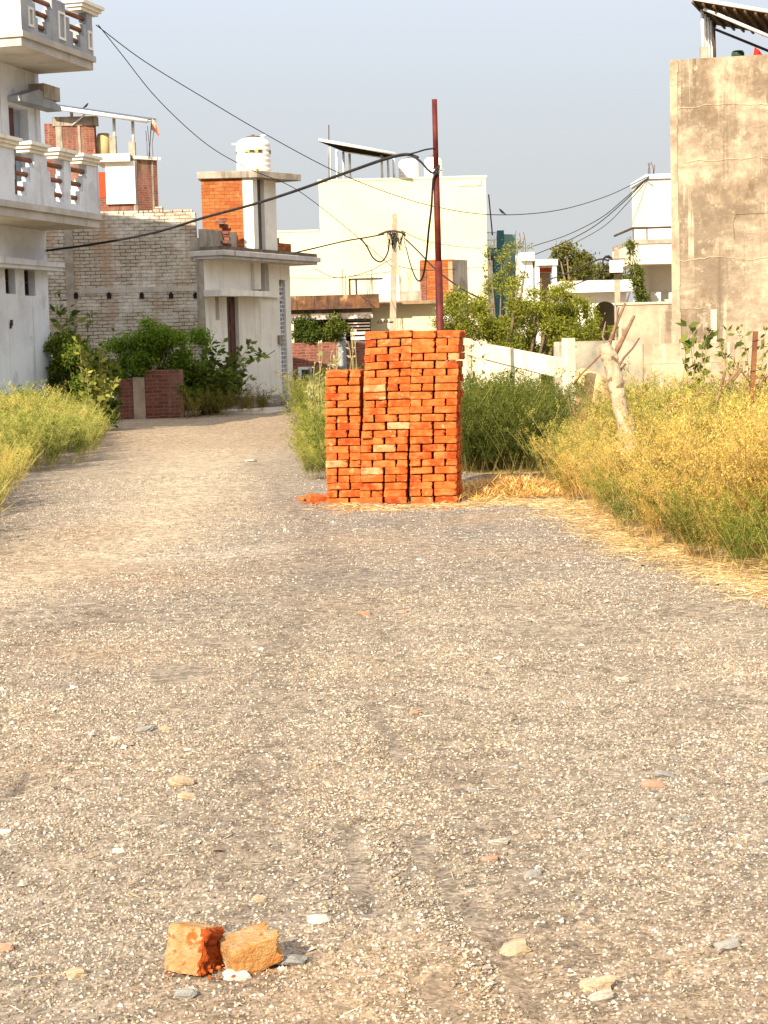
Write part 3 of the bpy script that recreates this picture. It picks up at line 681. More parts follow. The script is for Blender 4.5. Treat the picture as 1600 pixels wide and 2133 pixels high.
# ================================================================== big cream block
Bp = front(667, 62); cb_ = thing('cream_block', 'large blank pale yellow building with a solar canopy on its flat roof', 'building', Bp.P(3, -3, 0))
u0, u1, _, z1 = Bp.rect(667, 374, 1014, 600); ul, _, _, zl_ = Bp.rect(578, 483, 667, 600)
MB().pbox(Bp, u0, u1, -8, 0, 0, z1).build('wall', M_cream, cb_)
MB().pbox(Bp, ul - 2.5, u0 - .002, -8, -.003, 0, zl_).build('lower_wing', M_cream, cb_)
MB().pbox(Bp, u0 - .04, u1 + .04, -8.04, .03, z1, z1 + .07).pbox(Bp, ul - 2.55, u0 - .04, -8, .03, zl_, zl_ + .06).build('coping', pmat('pale_coping', (.76, .70, .50), (.66, .6, .42), 2), cb_)
a, b, c, d = Bp.rect(955, 373, 1003, 388); MB().pbox(Bp, a, b, 0, .02, c, c + .03).pbox(Bp, b - .03, b, 0, .02, c + .03, d).build('patch_line', M_stone, cb_)
A = W(664, 295, 60.8); B = W(823, 324, 60.8); up = W(714, 315, 63.4) - A; ub = W(812, 330, 63.4) - B
t = Vector((0, 0, .06)); m = MB(); m.hexa([A, B, B + ub, A + up, A + t, B + t, B + ub + t, A + up + t]); so = m.build('solar_panel', pmat('panel_back', (.018, .015, .011), (.012, .01, .008), 2, rough=1, spec=0), cb_)
m = MB(); m.tube([A + t, B + t], .055, 6).tube([A + up, B + ub], .045, 6)
m.build('panel_frame', M_steel, so)
for px, py in ((686, 305), (701, 312), (715, 316), (728, 320), (795, 318), (808, 322), (820, 326)):
    dd = 62.25 + (px % 15) * .07; p = W(px, py, dd)
    MB().tube([Vector((p.x, p.y, z1 + .07)), p], .045, 6).build('canopy_post', M_steel, cb_)
p = W(686, 380, 62.4); MB().tube([Vector((p.x, p.y, z1)), W(685, 260, 62.4)], .02, 5).build('antenna', M_iron, cb_)
p = W(1022, 480, 63); MB().tube([W(1026, 490, 63), W(1018, 405, 63)], .025, 5).build('antenna', M_iron, cb_)
for i, (x0, x1, ty, dd) in enumerate(((831, 872, 334, 63.2), (884, 922, 330, 63.6))):
    R_ = (x1 - x0) / 2 / FPX * dd; p = W((x0 + x1) / 2, 370, dd)
    water_tank('water_tank', Vector((p.x, p.y, z1 + .07)), R_, W((x0 + x1) / 2, ty, dd).z - z1, ('dirty cream water tank left of the red pole on the cream block roof', 'white water tank half hidden behind the red pole on the roof')[i])

# ================================================================== teal house, white porch houses (right of centre)
Tp = front(1012, 68); th = thing('teal_house', 'narrow dark teal house with a railed balcony beside the cream block', 'house', Tp.P(.8, -2, 0))
a, b, c, d = Tp.rect(1014, 516, 1050, 640); MB().pbox(Tp, a - 1, b, -4, 0, 0, d).build('wall', M_teal, th)
pts_ = Pl(Tp.P(b, 0, 0), (.8, .6)); a2, b2, c2, d2 = pts_.rect(1050, 488, 1075, 640); MB().pbox(pts_, 0.01, b2, -.4, 0, 0, d2).build('side_wall', M_green, th)
a, b, c, d = Tp.rect(1032, 480, 1050, 517); MB().pbox(Tp, a + .08, b, -.3, .05, c, d).build('balcony_post', M_teal, th)
a, b, c, d = Tp.rect(1014, 484, 1034, 516); m = MB()
for k in range(7): uu = a + (b - a) * k / 6; m.tube([Tp.P(uu, .05, c), Tp.P(uu, .05, d)], .015, 4)
m.tube([Tp.P(a, .05, d), Tp.P(b, .05, d)], .025, 4).tube([Tp.P(a, .05, (c + d) / 2), Tp.P(b, .05, (c + d) / 2)], .02, 4); m.build('balcony_rail', M_steel, th)
a, b, c, d = Tp.rect(1019, 533, 1029, 570); MB().pbox(Tp, a, b, -.05, .02, c, d).build('window', M_glass, th)
a, b, c, d = Tp.rect(1016, 543, 1026, 650); MB().pbox(Tp, a, b, .02, .2, 0, d).build('white_pilaster', M_white, th)

Pp = front(1080, 57); ph = thing('porch_house', 'white porch house with a red panel over its doorway behind the thorn tree', 'house', Pp.P(1, -1.5, 0))
a, b, c, d = Pp.rect(1084, 526, 1112, 544); MB().pbox(Pp, a, b, -2, .2, c, d).build('roof_box', M_white, ph)
a, b, c, d = Pp.rect(1085, 545, 1110, 640); MB().pbox(Pp, a, b, -2, 0, 0, d).build('wall', M_white, ph)
a, b, c, d = Pp.rect(1114, 541, 1160, 553); MB().pbox(Pp, a, b, -2, .3, c, d).build('porch_slab', M_white, ph)
for x0, x1 in ((1115, 1123), (1150, 1159)):
    a, b, _, _ = Pp.rect(x0, 553, x1, 640); MB().pbox(Pp, a, b, -.1, .2, 0, c).build('porch_column', M_white, ph)
a, b, cc, d = Pp.rect(1122, 557, 1151, 566); MB().pbox(Pp, a, b, -.5, -.3, cc, d).build('red_panel', M_red, ph)
a, b, cc, d = Pp.rect(1122, 566, 1151, 640); MB().pbox(Pp, a, b, -.8, -.6, 0, d).build('porch_back', pmat('tan_wall', (.36, .24, .13), (.3, .2, .1), 2), ph)
rebars(ph, [Pp.P(Pp.uz(x, 528)[0], -.2, Pp.uz(x, 528)[1]) for x in (1087, 1091, 1096, 1075)], .75, seed=9)

Hp = front(1160, 54); hh_ = thing('arched_house', 'long low white house with a wide flat slab and arched opening beyond the thorn tree', 'house', Hp.P(1.3, -2, 0))
a, b, c, d = Hp.rect(1162, 585, 1320, 609); MB().pbox(Hp, a, b, -3, .5, c, d).build('roof_slab', M_white, hh_)
wa, wb_, wc, wd = Hp.rect(1195, 610, 1305, 700); ar = Hp.rect(1238, 626, 1285, 720); co = Hp.rect(1214, 626, 1228, 720)
m = MB(); m.wall(Hp, wa, wb_, 0, c, -.25, 0, [(ar[0], ar[1], 0, ar[3]), (co[0], co[1], 0, co[3])])
cx = (ar[0] + ar[1]) / 2; rx = (ar[1] - ar[0]) / 2; rz_ = .35
arch = [(ar[0], ar[3]), (ar[0], ar[3] - rz_)] + [(cx - rx * math.cos(k * math.pi / 12), ar[3] - rz_ + (rz_ - .02) * math.sin(k * math.pi / 12)) for k in range(1, 12)] + [(ar[1], ar[3] - rz_), (ar[1], ar[3])]
m.pprof(Hp, arch, -.24, -.004); m.build('wall', M_white, hh_)
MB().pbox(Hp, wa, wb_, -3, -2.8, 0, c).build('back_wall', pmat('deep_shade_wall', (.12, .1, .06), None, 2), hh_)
a, b, cc, d = Hp.rect(1165, 665, 1216, 684); MB().pbox(Hp, a, b, .3, .5, 0, d).build('garden_wall', M_white, hh_)

# ================================================================== white house with balcony behind the stained building
Wp = front(1303, 45); wh = thing('terrace_house', 'white house with a railed terrace over a dark doorway beside the stained building', 'house', Wp.P(1.4, -2, 0))
a, b, c, d = Wp.rect(1352, 361, 1480, 478); MB().pbox(Wp, a, b, -3, -.3, 0, d).build('tower', M_white, wh)
a, b, c, d = Wp.rect(1352, 361, 1480, 369); MB().pbox(Wp, a - .05, b, -3, -.22, c, d + .02).build('tower_coping', M_white2, wh)
bal = Wp.rect(1303, 511, 1480, 552); MB().pbox(Wp, bal[0], bal[1], -2.5, 1.0, bal[2], bal[3]).build('balcony_band', pmat('cream_band', (.8, .74, .58), (.72, .66, .5), 1), wh)
a, b, c, d = Wp.rect(1302, 502, 1480, 511); MB().pbox(Wp, a, b, -2.5, 1.03, bal[3], d).build('band_coping', M_stone, wh)
top = d; rz0 = Wp.uz(1350, 479)[1]; u0 = bal[0] + .05; m = MB()
m.tube([Wp.P(u0, .95, rz0), Wp.P(bal[1], .95, rz0)], .03, 6).tube([Wp.P(u0, .95, rz0), Wp.P(u0, -2.4, rz0)], .03, 6)
for uu in (u0, u0 + .35): m.pbox(Wp, uu, uu + .03, .94, .97, top, rz0)
m.build('terrace_rail', M_iron, wh)
a, b, c, d = Wp.rect(1334, 556, 1352, 640); MB().pbox(Wp, a, b, -.4, .0, 0, bal[2]).build('column', M_white, wh)
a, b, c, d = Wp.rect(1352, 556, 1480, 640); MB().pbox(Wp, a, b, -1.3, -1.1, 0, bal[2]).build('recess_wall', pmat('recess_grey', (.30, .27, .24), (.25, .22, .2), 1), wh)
for x0, x1, y0 in ((1355, 1376, 609), (1394, 1440, 609)):
    a, b, c, d = Wp.rect(x0, y0, x1, 640); MB().pbox(Wp, a, b, -.1, .05, 0, d).build('terrace_wall', M_white, wh)
rebars(wh, [Wp.P(Wp.uz(x, 363)[0], -.6, Wp.uz(x, 363)[1]) for x in (1358, 1361, 1368, 1369)], .38, seed=11)

# ================================================================== stained tall building at the right, compound walls
RU = (1, -.22); R0 = W(1399, 400, 34.5); R0.z = 0
pr_ = Pl(R0, RU); rb = thing('stained_building', 'tall windowless building with stained ochre render and a sheet roof on top', 'building', pr_.P(2, -3, 0))
rt_ = pr_.uz(1500, 119)[1]
MB().pbox(pr_, .0, 7, -5, 0, -.1, rt_).build('wall', M_stain, rb)
r = random.Random(3)
def ledge(y, x0, x1, h=.014, v=.012):
    m = MB(); a, z = pr_.uz(x0, y); b, _ = pr_.uz(x1, y); n = 60; top = []; bot = []
    for k in range(n + 1):
        uu = a + (b - a) * k / n; zz = z + (vnoise(uu, y, 1.3, 4) - .5) * .10 + (vnoise(uu, y, 6, 4) - .5) * .05 + (vnoise(uu, y, 19, 4) - .5) * .03; hh = h * (.3 + 1.1 * vnoise(uu, y, 5, 9))
        top.append((uu, zz + hh)); bot.append((uu, zz))
    for k in range(n):
        q = [bot[k], bot[k + 1], top[k + 1], top[k]]; m.pprof(pr_, q, -.01, v)
    return m
for y, x0, x1 in ((226, 1408, 1720), (338, 1422, 1720), (543, 1408, 1720), (645, 1405, 1475)):
    ledge(y, x0, x1).build('render_ledge', pmat('pale_render', (.50, .40, .28), (.34, .26, .175), 3, bump=.3), rb)
pe = MB(); z = -.05; k = 0
while z < rt_ - .1:
    hh = .3 + .5 * float(vnoise(k, 3, 1.0, 2)); w = .10 + .07 * float(vnoise(k, 7, 1.3, 5)); pe.pbox(pr_, -.012, w, -.1, .022, z, min(z + hh, rt_ - .02)); z += hh; k += 1
pe.build('corner_strip', pmat('corner_render', (.43, .335, .235), (.25, .185, .125), 2.5, bump=.3), rb)
a, b, c, d = pr_.rect(1481, 645, 1493, 712); MB().pbox(pr_, a, b, 0, .03, 1.0, d).build('render_pier', pmat('pale_pier', (.66, .54, .38), (.55, .43, .3), 2), rb)
a, b, c, d = pr_.rect(1528, 445, 1700, 560)
def crack(pts):
    P = [pr_.uz(*p) for p in pts]; m = MB(); r_ = random.Random(len(pts))
    for (q0_, y0_), (q1_, y1_) in zip(P, P[1:]):
        n = 7; last = (q0_, y0_)
        for k in range(1, n + 1):
            cur = (q0_ + (q1_ - q0_) * k / n + r_.uniform(-.012, .012), y0_ + (y1_ - y0_) * k / n + r_.uniform(-.012, .012))
            m.tube([pr_.P(last[0], .001, last[1]), pr_.P(cur[0], .001, cur[1])], .0045, 4); last = cur
    m.build('crack', pmat('crack_dark', (.09, .06, .04), None, 5), rb)
crack([(1700, 440), (1535, 446), (1527, 462), (1530, 500)])

# sheet roof on posts
def rp_(px, py, v): 
    u, z = pr_.uz(px, py, v); return pr_.P(u, v, z)
A = rp_(1443, 2, .15); B = rp_(1640, 36, .15); A2 = rp_(1490, 52, -2.6); B2 = A2 + (B - A) * .98
m = MB(); t = Vector((0, 0, .045)); m.hexa([A, B, B2, A2, A + t, B + t, B2 + t, A2 + t]); sr = m.build('sheet_roof', M_sheet, rb)
m = MB()
for k in range(10): m.tube([A.lerp(B, k / 9) - Vector((0, 0, .03)), A2.lerp(B2, k / 9) - Vector((0, 0, .03))], .03, 5)
m.build('roof_batten', M_rebar, sr)
MB().tube([A + t, B + t], .04, 6).build('roof_edge', M_steel, sr)
for px, v, y in ((1463, -.3, 20), (1470, -.8, 30), (1476, -1.2, 36), (1481, -1.6, 42), (1487, -2.2, 50)):
    p = rp_(px, y, v); q = rp_(px + 3, 118, v); q.z = rt_
    MB().tube([q, p], .035 if px == 1463 else .028, 6).build('roof_post', M_steel if px < 1487 else M_iron, rb)
    MB().box(q.x - .07, q.x + .07, q.y - .07, q.y + .07, rt_, rt_ + (.26 if px == 1463 else .1)).build('post_stub', M_stone, rb)
MB().tube([rp_(1466, 18, -.05), rp_(1640, 92, -.05)], .035, 6).build('brace', M_steel, rb)
MB().tube([rp_(1487, 60, -2.2), rp_(1640, 122, -1.5)], .028, 6).build('brace', M_iron, rb)
u, z = pr_.uz(1537, 112, -1.0); tk = thing('roof_tank', 'dark green water tank lid peeping over the stained building parapet', 'water tank', pr_.P(u, -1.0, rt_ - .45))
rad = (pr_.uz(1565, 112)[0] - pr_.uz(1509, 112)[0]) / 2
MB().lathe(pr_.P(u, -1.0, rt_ - .45), [(rad, 0), (rad, .5), (rad * .95, .56), (rad * .5, .6), (rad * .5, .66), (rad * .4, .7)], 24).build('tank_body', pmat('green_tank', (.02, .045, .03), (.03, .05, .03), 3, rough=.4, spec=.4), tk)
u, z = pr_.uz(1576, 112, -.3); rc = thing('red_cloth', 'red cloth bundled on the parapet under the sheet roof', 'cloth', pr_.P(u, -.3, rt_))
m = MB(); q = pr_.P(u, -.2, rt_)
m.add([q + Vector(p) for p in [(-.07, 0, 0), (.02, -.07, 0), (.14, -.02, 0), (.05, .08, 0), (-.04, 0, .16), (.03, -.04, .13), (.09, 0, .07), (-.03, .03, .2)]], [(0, 1, 5, 4), (1, 2, 6, 5), (2, 3, 7, 6), (3, 0, 4, 7), (4, 5, 6, 7)])
m.build('cloth_folds', pmat('red_fabric', (.5, .03, .015), (.4, .02, .01), 9), rc)

k1 = front(1290, 34.8); cw = thing('compound_wall', 'ochre plastered compound wall joining the left side of the stained building', 'wall', k1.P(.5, 0, 0))
a, b, c, d = k1.rect(1287, 634, 1402, 760); MB().pbox(k1, a, b + .15, -.2, 0, -.1, d).build('wall_face', M_stain2, cw)
MB().pbox(k1, a - .03, b + .1, -.22, .025, d, d + .045).build('coping', pmat('pale_coping2', (.6, .5, .36), (.5, .4, .28), 3), cw)
k2 = front(1342, 31.0); cw2 = thing('garden_wall', 'low ochre rendered wall with drainage joints in front of the stained building', 'wall', k2.P(2, 0, 0))
a, b, c, d = k2.rect(1342, 711, 1800, 800); m = MB(); m.pbox(k2, a, b, -.2, 0, -.1, d - .36); m.pbox(k2, a, b, -.2, -.025, d - .355, d); m.build('wall_face', M_stain2, cw2)
k3 = front(1290, 31.6); cw3 = thing('mossy_wall', 'grey mossy wall panel behind the leaning dead trunk', 'wall', k3.P(.3, 0, 0))
a, b, c, d = k3.rect(1292, 708, 1342, 800); MB().pbox(k3, a - 1.2, b, -.2, 0, -.1, d).build('wall_face', pmat('mossy_plaster', (.42, .36, .27), (.2, .19, .15), 1.2, streak=((.55, .48, .38), 1.3, .6)), cw3)

# ================================================================== precast panel wall with leaning panels
q0 = W(962, 706, 27.5); q1 = W(1180, 703, 25.0)
pp_ = Pl(q0, (q1 - q0)); pc = thing('precast_wall', 'cream precast concrete wall with sagging panels and one upright post', 'wall', pp_.P(.8, 0, 0))
M_pre = pmat('precast', (.74, .66, .48), (.62, .53, .37), 1.4, streak=((.45, .36, .24), 1.4, .62))
def pq(px, py, v=0): return pp_.uz(px, py, v)
def panel(pts, v0=-.05, v1=0): return MB().pprof(pp_, [pq(*p) for p in pts], v0, v1)
panel([(972, 708), (1150, 743), (1160, 786), (1120, 776), (972, 738)]).build('panel', M_pre, pc)
panel([(1128, 741), (1172, 747), (1170, 775), (1160, 786), (1130, 776)], -.1, -.055).build('panel', M_pre, pc)
panel([(985, 745), (1120, 779), (1120, 860), (985, 860)], -.06, -.012).build('panel', M_pre, pc)
panel([(952, 704), (973, 706), (974, 900), (953, 900)], -.1, .03).build('post', M_pre, pc)
a, z0 = pq(1175, 790); a1, z1 = pq(1186, 704); MB().pbox(pp_, a, a1, -.1, .03, -.05, z1).build('post', M_pre, pc)
# ------------------------------------------------------------------ brick stack
BR = (.228, .109, .071); PITCHZ = .0762
ORD = ['lowest', 'second', 'third', 'fourth', 'fifth', 'sixth', 'seventh', 'eighth', 'ninth', 'tenth', 'eleventh', 'twelfth', 'thirteenth', 'fourteenth', 'fifteenth', 'sixteenth', 'seventeenth', 'eighteenth', 'nineteenth', 'twentieth', 'twenty-first', 'twenty-second', 'topmost']
def clay(name, c1, c2, c3, spot):
    m, nt, b = nt_new(name); b.inputs['Roughness'].default_value = .9; b.inputs['Specular IOR Level'].default_value = .1
    tcn = nd(nt, 'ShaderNodeTexCoord'); oi = nd(nt, 'ShaderNodeObjectInfo')
    va = nd(nt, 'ShaderNodeVectorMath', operation='ADD'); nt.links.new(tcn.outputs['Object'], va.inputs[0])
    vs2 = nd(nt, 'ShaderNodeVectorMath', operation='SCALE'); vs2.inputs[0].default_value = (31, 17, 53); nt.links.new(oi.outputs['Random'], vs2.inputs['Scale']); nt.links.new(vs2.outputs[0], va.inputs[1])
    vec = va.outputs[0]
    rp = nd(nt, 'ShaderNodeValToRGB'); nt.links.new(oi.outputs['Random'], rp.inputs[0])
    rp.color_ramp.elements[0].color = c4(c1); rp.color_ramp.elements[1].color = c4(c2)
    e = rp.color_ramp.elements.new(.5); e.color = c4(tuple((x + y) / 2 * 1.12 for x, y in zip(c1, c2)))
    f, h = noise_fac(nt, vec, 9, 6, .65, .42, .66); col = mixc(nt, f, rp.outputs[0], c3)
    f2, _ = noise_fac(nt, vec, 8, 5, .6, spot, spot + .08); col = mixc(nt, f2, col, (.58, .32, .16))
    f3, h3 = noise_fac(nt, vec, 70, 5, .7, .35, .65); col = mixc(nt, f3, col, mixc(nt, .22, col, (.08, .015, .0)))
    nt.links.new(col, b.inputs['Base Color']); add_bump(nt, b, h3, .35, .006)
    return m
M_clay = clay('fired_clay', (.285, .040, .008), (.48, .098, .018), (.58, .18, .052), .62)
M_pale = clay('lime_clay', (.46, .125, .035), (.52, .20, .075), (.60, .33, .16), .50)
def brick_mesh(name, L_, seed, mat):
    r = random.Random(seed); bm = bmesh.new(); bmesh.ops.create_cube(bm, size=1)
    for v in bm.verts: v.co = Vector((v.co.x * L_[0], v.co.y * L_[1], v.co.z * L_[2]))
    bmesh.ops.subdivide_edges(bm, edges=bm.edges[:], cuts=3, use_grid_fill=True)
    for v in bm.verts:
        n = [abs(v.co[i]) > L_[i] / 2 - 1e-5 for i in range(3)]
        if sum(n) >= 2: v.co *= 1 - r.uniform(.0, .035) - (.09 if r.random() < .09 else 0)
        v.co += Vector((r.uniform(-1, 1), r.uniform(-1, 1), r.uniform(-1, 1))) * .0016
        v.co.x += .008 * v.co.z / L_[2] * r.choice((0, .3)) 
    bmesh.ops.bevel(bm, geom=[e for e in bm.edges if e.is_manifold and e.calc_face_angle(0) > .8], offset=.004, segments=1, affect='EDGES', clamp_overlap=True)
    me = bpy.data.meshes.new(name); bm.to_mesh(me); bm.free(); me.materials.append(mat); return me
S_m = {m.name: [brick_mesh('brick', BR, 10 + k, m) for k in range(5)] for m in (M_clay, M_pale)}
H_m = {m.name: [brick_mesh('brick', (BR[1], BR[0], BR[2]), 30 + k, m) for k in range(4)] for m in (M_clay, M_pale)}
D_m = {m.name: [brick_mesh('brick', (BR[1], BR[0], BR[2]), 60 + k, m) for k in range(3)] for m in (M_clay, M_pale)}
st0 = G(855, 1042); st0.z = gzf(st0.x, st0.y)
ROT = math.radians(-5); RZ = Matrix.Rotation(ROT, 3, 'Z')
rb_ = random.Random(42)
core = MB(); tops = []
cur = [0, 0]
def put(kind, lx, ly, z, label, mat):
    z = z + (lx - cur[0] - .24) * cur[1]
    lib = {'S': S_m, 'H': H_m, 'D': D_m}[kind][mat.name]
    o = bpy.data.objects.new('brick', rb_.choice(lib)); C.objects.link(o)
    p = RZ @ Vector((lx, ly, 0)); o.location = (st0.x + p.x, st0.y + p.y, st0.z + z)
    o.rotation_euler = (rb_.uniform(-.01, .01), rb_.uniform(-.014, .014) - cur[1], ROT + rb_.uniform(-.035, .035))
    tag(o, label, 'brick', 'bricks of the three stacked columns'); return o
PALE = {('mid', 15): 'l', ('mid', 14): 'c', ('mid', 4): 'l', ('mid', 0): 'c', ('right', 19): 'r', ('left', 5): 'l', ('mid', 10): 'r'}
colsdef = [('left', -.865, 18, .05, 'short left column', 1.5), ('mid', -.512, 23, 0, 'tall middle column', 2), ('right', .000, 23, -.005, 'tall right column', 2)]
for key, x0, n, y0, cname, wid in colsdef:
    prev = None
    for k in range(n):
        z = .036 + k * PITCHZ + (.004 * math.sin(k * 1.7 + x0 * 9))
        t = k * PITCHZ; cur[0] = x0; cur[1] = {'left': -.012, 'mid': .034, 'right': -.012}[key] * (k / 23) ** 1.5 + rb_.uniform(-.006, .006)
        lean = (.035 if key == 'left' else .092) * t / 1.75 + .008 * math.sin(t * 3.1 + x0 * 5) + rb_.uniform(-.006, .006)
        if key == 'right': lean = .066 * (t / 1.75) ** 1.5 - .006 * math.sin(t * 1.8) + rb_.uniform(-.006, .006)
        if wid == 2: pats = ['SS', 'HSH', 'SS', 'SHH', 'HHS', 'HSH']
        else: pats = ['SH', 'HS', 'SH', 'HHH'] if k < 17 else ['SH']
        pats = [p for p in pats if p != prev] or pats; pat = rb_.choice(pats)
        if k % 2 == 0 and wid == 2 and prev != 'SS': pat = 'SS'
        prev = pat
        gap = (.476 if wid == 2 else .355) - sum(.228 if c == 'S' else .109 for c in pat)
        gap /= (len(pat) - 1); x = x0 + lean
        for j, c in enumerate(pat):
            w = .228 if c == 'S' else .109
            pos = 'left end' if j == 0 else ('right end' if j == len(pat) - 1 else 'centre')
            pale = PALE.get((key, k)) == {'left end': 'l', 'right end': 'r', 'centre': 'c'}[pos] or rb_.random() < .008
            face = 'end face showing' if c == 'H' else 'long face showing'
            rowname = ('lowest row' if k == 0 else 'topmost row' if k == n - 1 else ORD[k] + ' row up') if n == 23 else ('lowest row' if k == 0 else 'topmost row' if k == n - 1 else ORD[k] + ' row up')
            lab = f"{'pale lime-stained' if pale else 'orange clay'} brick, {pos}, {rowname}, {cname}"
            yy = y0 + (.054 if c == 'S' else .114) + rb_.uniform(-.013, .011)
            if rb_.random() < .06: yy -= .014
            put('S' if c == 'S' else 'H', x + w / 2, yy, z, lab, M_pale if pale else M_clay)
            if c == 'S':      # stretcher behind it
                if key == 'right' and j == len(pat) - 1:
                    put('S', x + w / 2 + .012 + rb_.uniform(-.008, .012), y0 + .054 + .116, z, f"shaded clay brick second back on right side, {rowname}, {cname}", M_clay)
                elif key == 'left' and k == n - 1: put('S', x + w / 2, y0 + .17, z, "clay brick just behind the front one on top of the short left column", M_clay)
                else:
                    p = RZ @ Vector((x + w / 2, y0 + .17, 0)); core.obox(st0 + p + Vector((0, 0, z)), (BR[0], BR[1], .079), RZ)
            x += w + gap
        # rear half of the column
        xr = x0 + lean + (.476 if wid == 2 else .355)
        for q, yy in enumerate((.235 + .056, .235 + .172)):
            nx = 2 if wid == 2 else 1
            for i in range(nx):
                xc = xr - .114 - i * .24
                if key == 'right' and i == 0:
                    put('S', xc + .026 + .008 * q + rb_.uniform(-.012, .012), y0 + yy + rb_.uniform(-.004, .004), z, f"shaded clay brick {'third' if q == 0 else 'last'} back on right side, {rowname}, {cname}", M_clay)
                elif key == 'left' and k == n - 1:
                    put('S', xc, y0 + yy, z, f"clay brick {'third' if q == 0 else 'last'} from the front on top of the short left column", M_clay)
                else:
                    p = RZ @ Vector((xc, y0 + yy, 0)); core.obox(st0 + p + Vector((0, 0, z)), (BR[0], BR[1], .079), RZ)
        if wid == 1.5:
            p = RZ @ Vector((x0 + lean + .057, y0 + .235 + .114, 0)); core.obox(st0 + p + Vector((0, 0, z)), (BR[1], BR[0], .079), RZ)
o = core.build('inner_bricks', M_clay, None, loc=st0); tag(o, 'bricks hidden inside the three stacked columns', 'bricks', kind='stuff')
# loose and broken bricks at the foot of the stack
def chunk(name, size, loc, rot, mat, seed, label, cat, rough=.12, cuts=4, group=None, flat=True):
    r = random.Random(seed); bm = bmesh.new(); bmesh.ops.create_cube(bm, size=1)
    bmesh.ops.subdivide_edges(bm, edges=bm.edges[:], cuts=cuts, use_grid_fill=True)
    off = Vector((r.random() * 50, r.random() * 50, 0))
    for v in bm.verts:
        p = v.co.copy(); q = p.normalized() * .62; p = p.lerp(q, rough * 1.6)
        nn = mnoise.noise_vector(p * 2.3 + off) * rough * .55 + mnoise.noise_vector(p * 7 + off) * rough * .22
        p += nn; v.co = Vector((p.x * size[0], p.y * size[1], p.z * size[2]))
    me = bpy.data.meshes.new(name); bm.to_mesh(me); bm.free(); me.materials.append(mat)
    o = bpy.data.objects.new(name, me); C.objects.link(o); o.location = loc; o.rotation_euler = rot
    if not flat: me.polygons.foreach_set('use_smooth', [True] * len(me.polygons))
    tag(o, label, cat, group); return o
def gnd(px, py, dz=0):
    p = G(px, py); p.z = gzf(p.x, p.y) + dz; return p
chunk('broken_brick', (.21, .11, .075), gnd(660, 1040, .03), (.2, .15, .5), M_clay, 1, 'loose orange brick lying tilted at the left foot of the stack', 'brick', .1)
chunk('broken_brick', (.2, .11, .07), gnd(762, 1040, .03), (.1, -.1, .1), M_clay, 2, 'crumbled brick leaning against the base between left and middle columns', 'brick', .12)
chunk('brick_fragment', (.1, .08, .04), gnd(632, 1040, .015), (.2, .1, 1.1), M_clay, 3, 'small reddish brick fragment left of the loose brick by the stack', 'brick fragment', .2)
m = MB(); r = random.Random(31)
for k in range(150):
    px, py = (r.gauss(655, 20), r.gauss(1043, 4)) if k < 40 else (r.uniform(670, 965), 1046 + abs(r.gauss(0, 7)))
    s = r.choice((.008, .012, .012, .018, .026 if k < 40 else .016)); p = gnd(px, py, s * .3)
    m.obox(p, (s * r.uniform(.8, 1.6), s, s * r.uniform(.4, .8)), Matrix.Rotation(r.random() * 3, 3, 'Z') @ Matrix.Rotation(r.uniform(-.6, .6), 3, 'X'))
for k in range(36):
    px, py = r.gauss(480, 55), r.gauss(2030, 22)
    s = r.choice((.004, .005, .006, .008)); p = gnd(px, py, .012)
    m.obox(p, (s * r.uniform(.8, 1.6), s, s * r.uniform(.5, .9)), Matrix.Rotation(r.random() * 3, 3, 'Z') @ Matrix.Rotation(r.uniform(-.6, .6), 3, 'X'))
o = m.build('brick_crumbs', M_clay, None, loc=st0); tag(o, 'orange brick crumbs and chips at the foot of the stack and around the broken bricks', 'rubble', kind='stuff')
def rough_clay(name, c1, c2, c3):
    m = pmat(name, c1, c2, 19, bump=1.0, bscale=75, spot=(c3, 24, .54), lo=.40, hi=.60)
    MATS[name].node_tree.nodes
    return m
M_brk1 = rough_clay('crumbly_clay', (.50, .255, .095), (.57, .39, .21), (.45, .14, .03))
M_brk3 = pmat('orange_clay_face', (.52, .21, .055), (.57, .32, .12), 14, bump=.9, bscale=60)
M_brk2 = pmat('snapped_clay', (.42, .085, .014), (.33, .055, .010), 14, bump=1.0, bscale=45)
def half_brick(px, py, size, rot, seed, label, lift):
    """broken half brick: moulded faces are flat, the snapped face is jagged"""
    r = random.Random(seed); bm = bmesh.new(); bmesh.ops.create_cube(bm, size=1)
    bmesh.ops.subdivide_edges(bm, edges=bm.edges[:], cuts=11, use_grid_fill=True)
    off = Vector((seed * 7.1, seed * 3.3, 0))
    for v in bm.verts:
        p = v.co.copy(); e = sum(abs(abs(c) - .5) < 1e-4 for c in p)
        am = .014 if e < 2 else .03
        d = mnoise.noise_vector(p * 3.1 + off) * am + mnoise.noise_vector(p * 9 + off) * am * .6 + mnoise.noise_vector(p * 22 + off) * .012
        if p.x > .15:
            k = (p.x - .15) / .35; d.x += k * (.14 * mnoise.noise(p * 4.0 + off) + .09 * mnoise.noise(p * 11 + off) + .05 * mnoise.noise(p * 25 + off))
        if e >= 2: p *= .975 if e == 2 else .94
        p += d; v.co = Vector((p.x * size[0], p.y * size[1], p.z * size[2]))
    me = bpy.data.meshes.new('half_brick'); bm.to_mesh(me); bm.free(); me.materials.append(M_brk1); me.materials.append(M_brk2); me.materials.append(M_brk3)
    for p_ in me.polygons:
        if p_.center.x > size[0] * .40 and seed == 1: p_.material_index = 1
        elif p_.center.y < -size[1] * .38 and seed == 2 or p_.center.x > size[0] * .42: p_.material_index = 2
    o = bpy.data.objects.new('half_brick', me); C.objects.link(o); o.location = gnd(px, py, lift); o.rotation_euler = rot
    tag(o, label, 'brick', 'broken bricks in the foreground'); return o
half_brick(406, 2030, (.112, .10, .122), (-.26, .03, -.42), 1, 'upright broken half brick with a dark orange snapped face, left of the pair', .058)
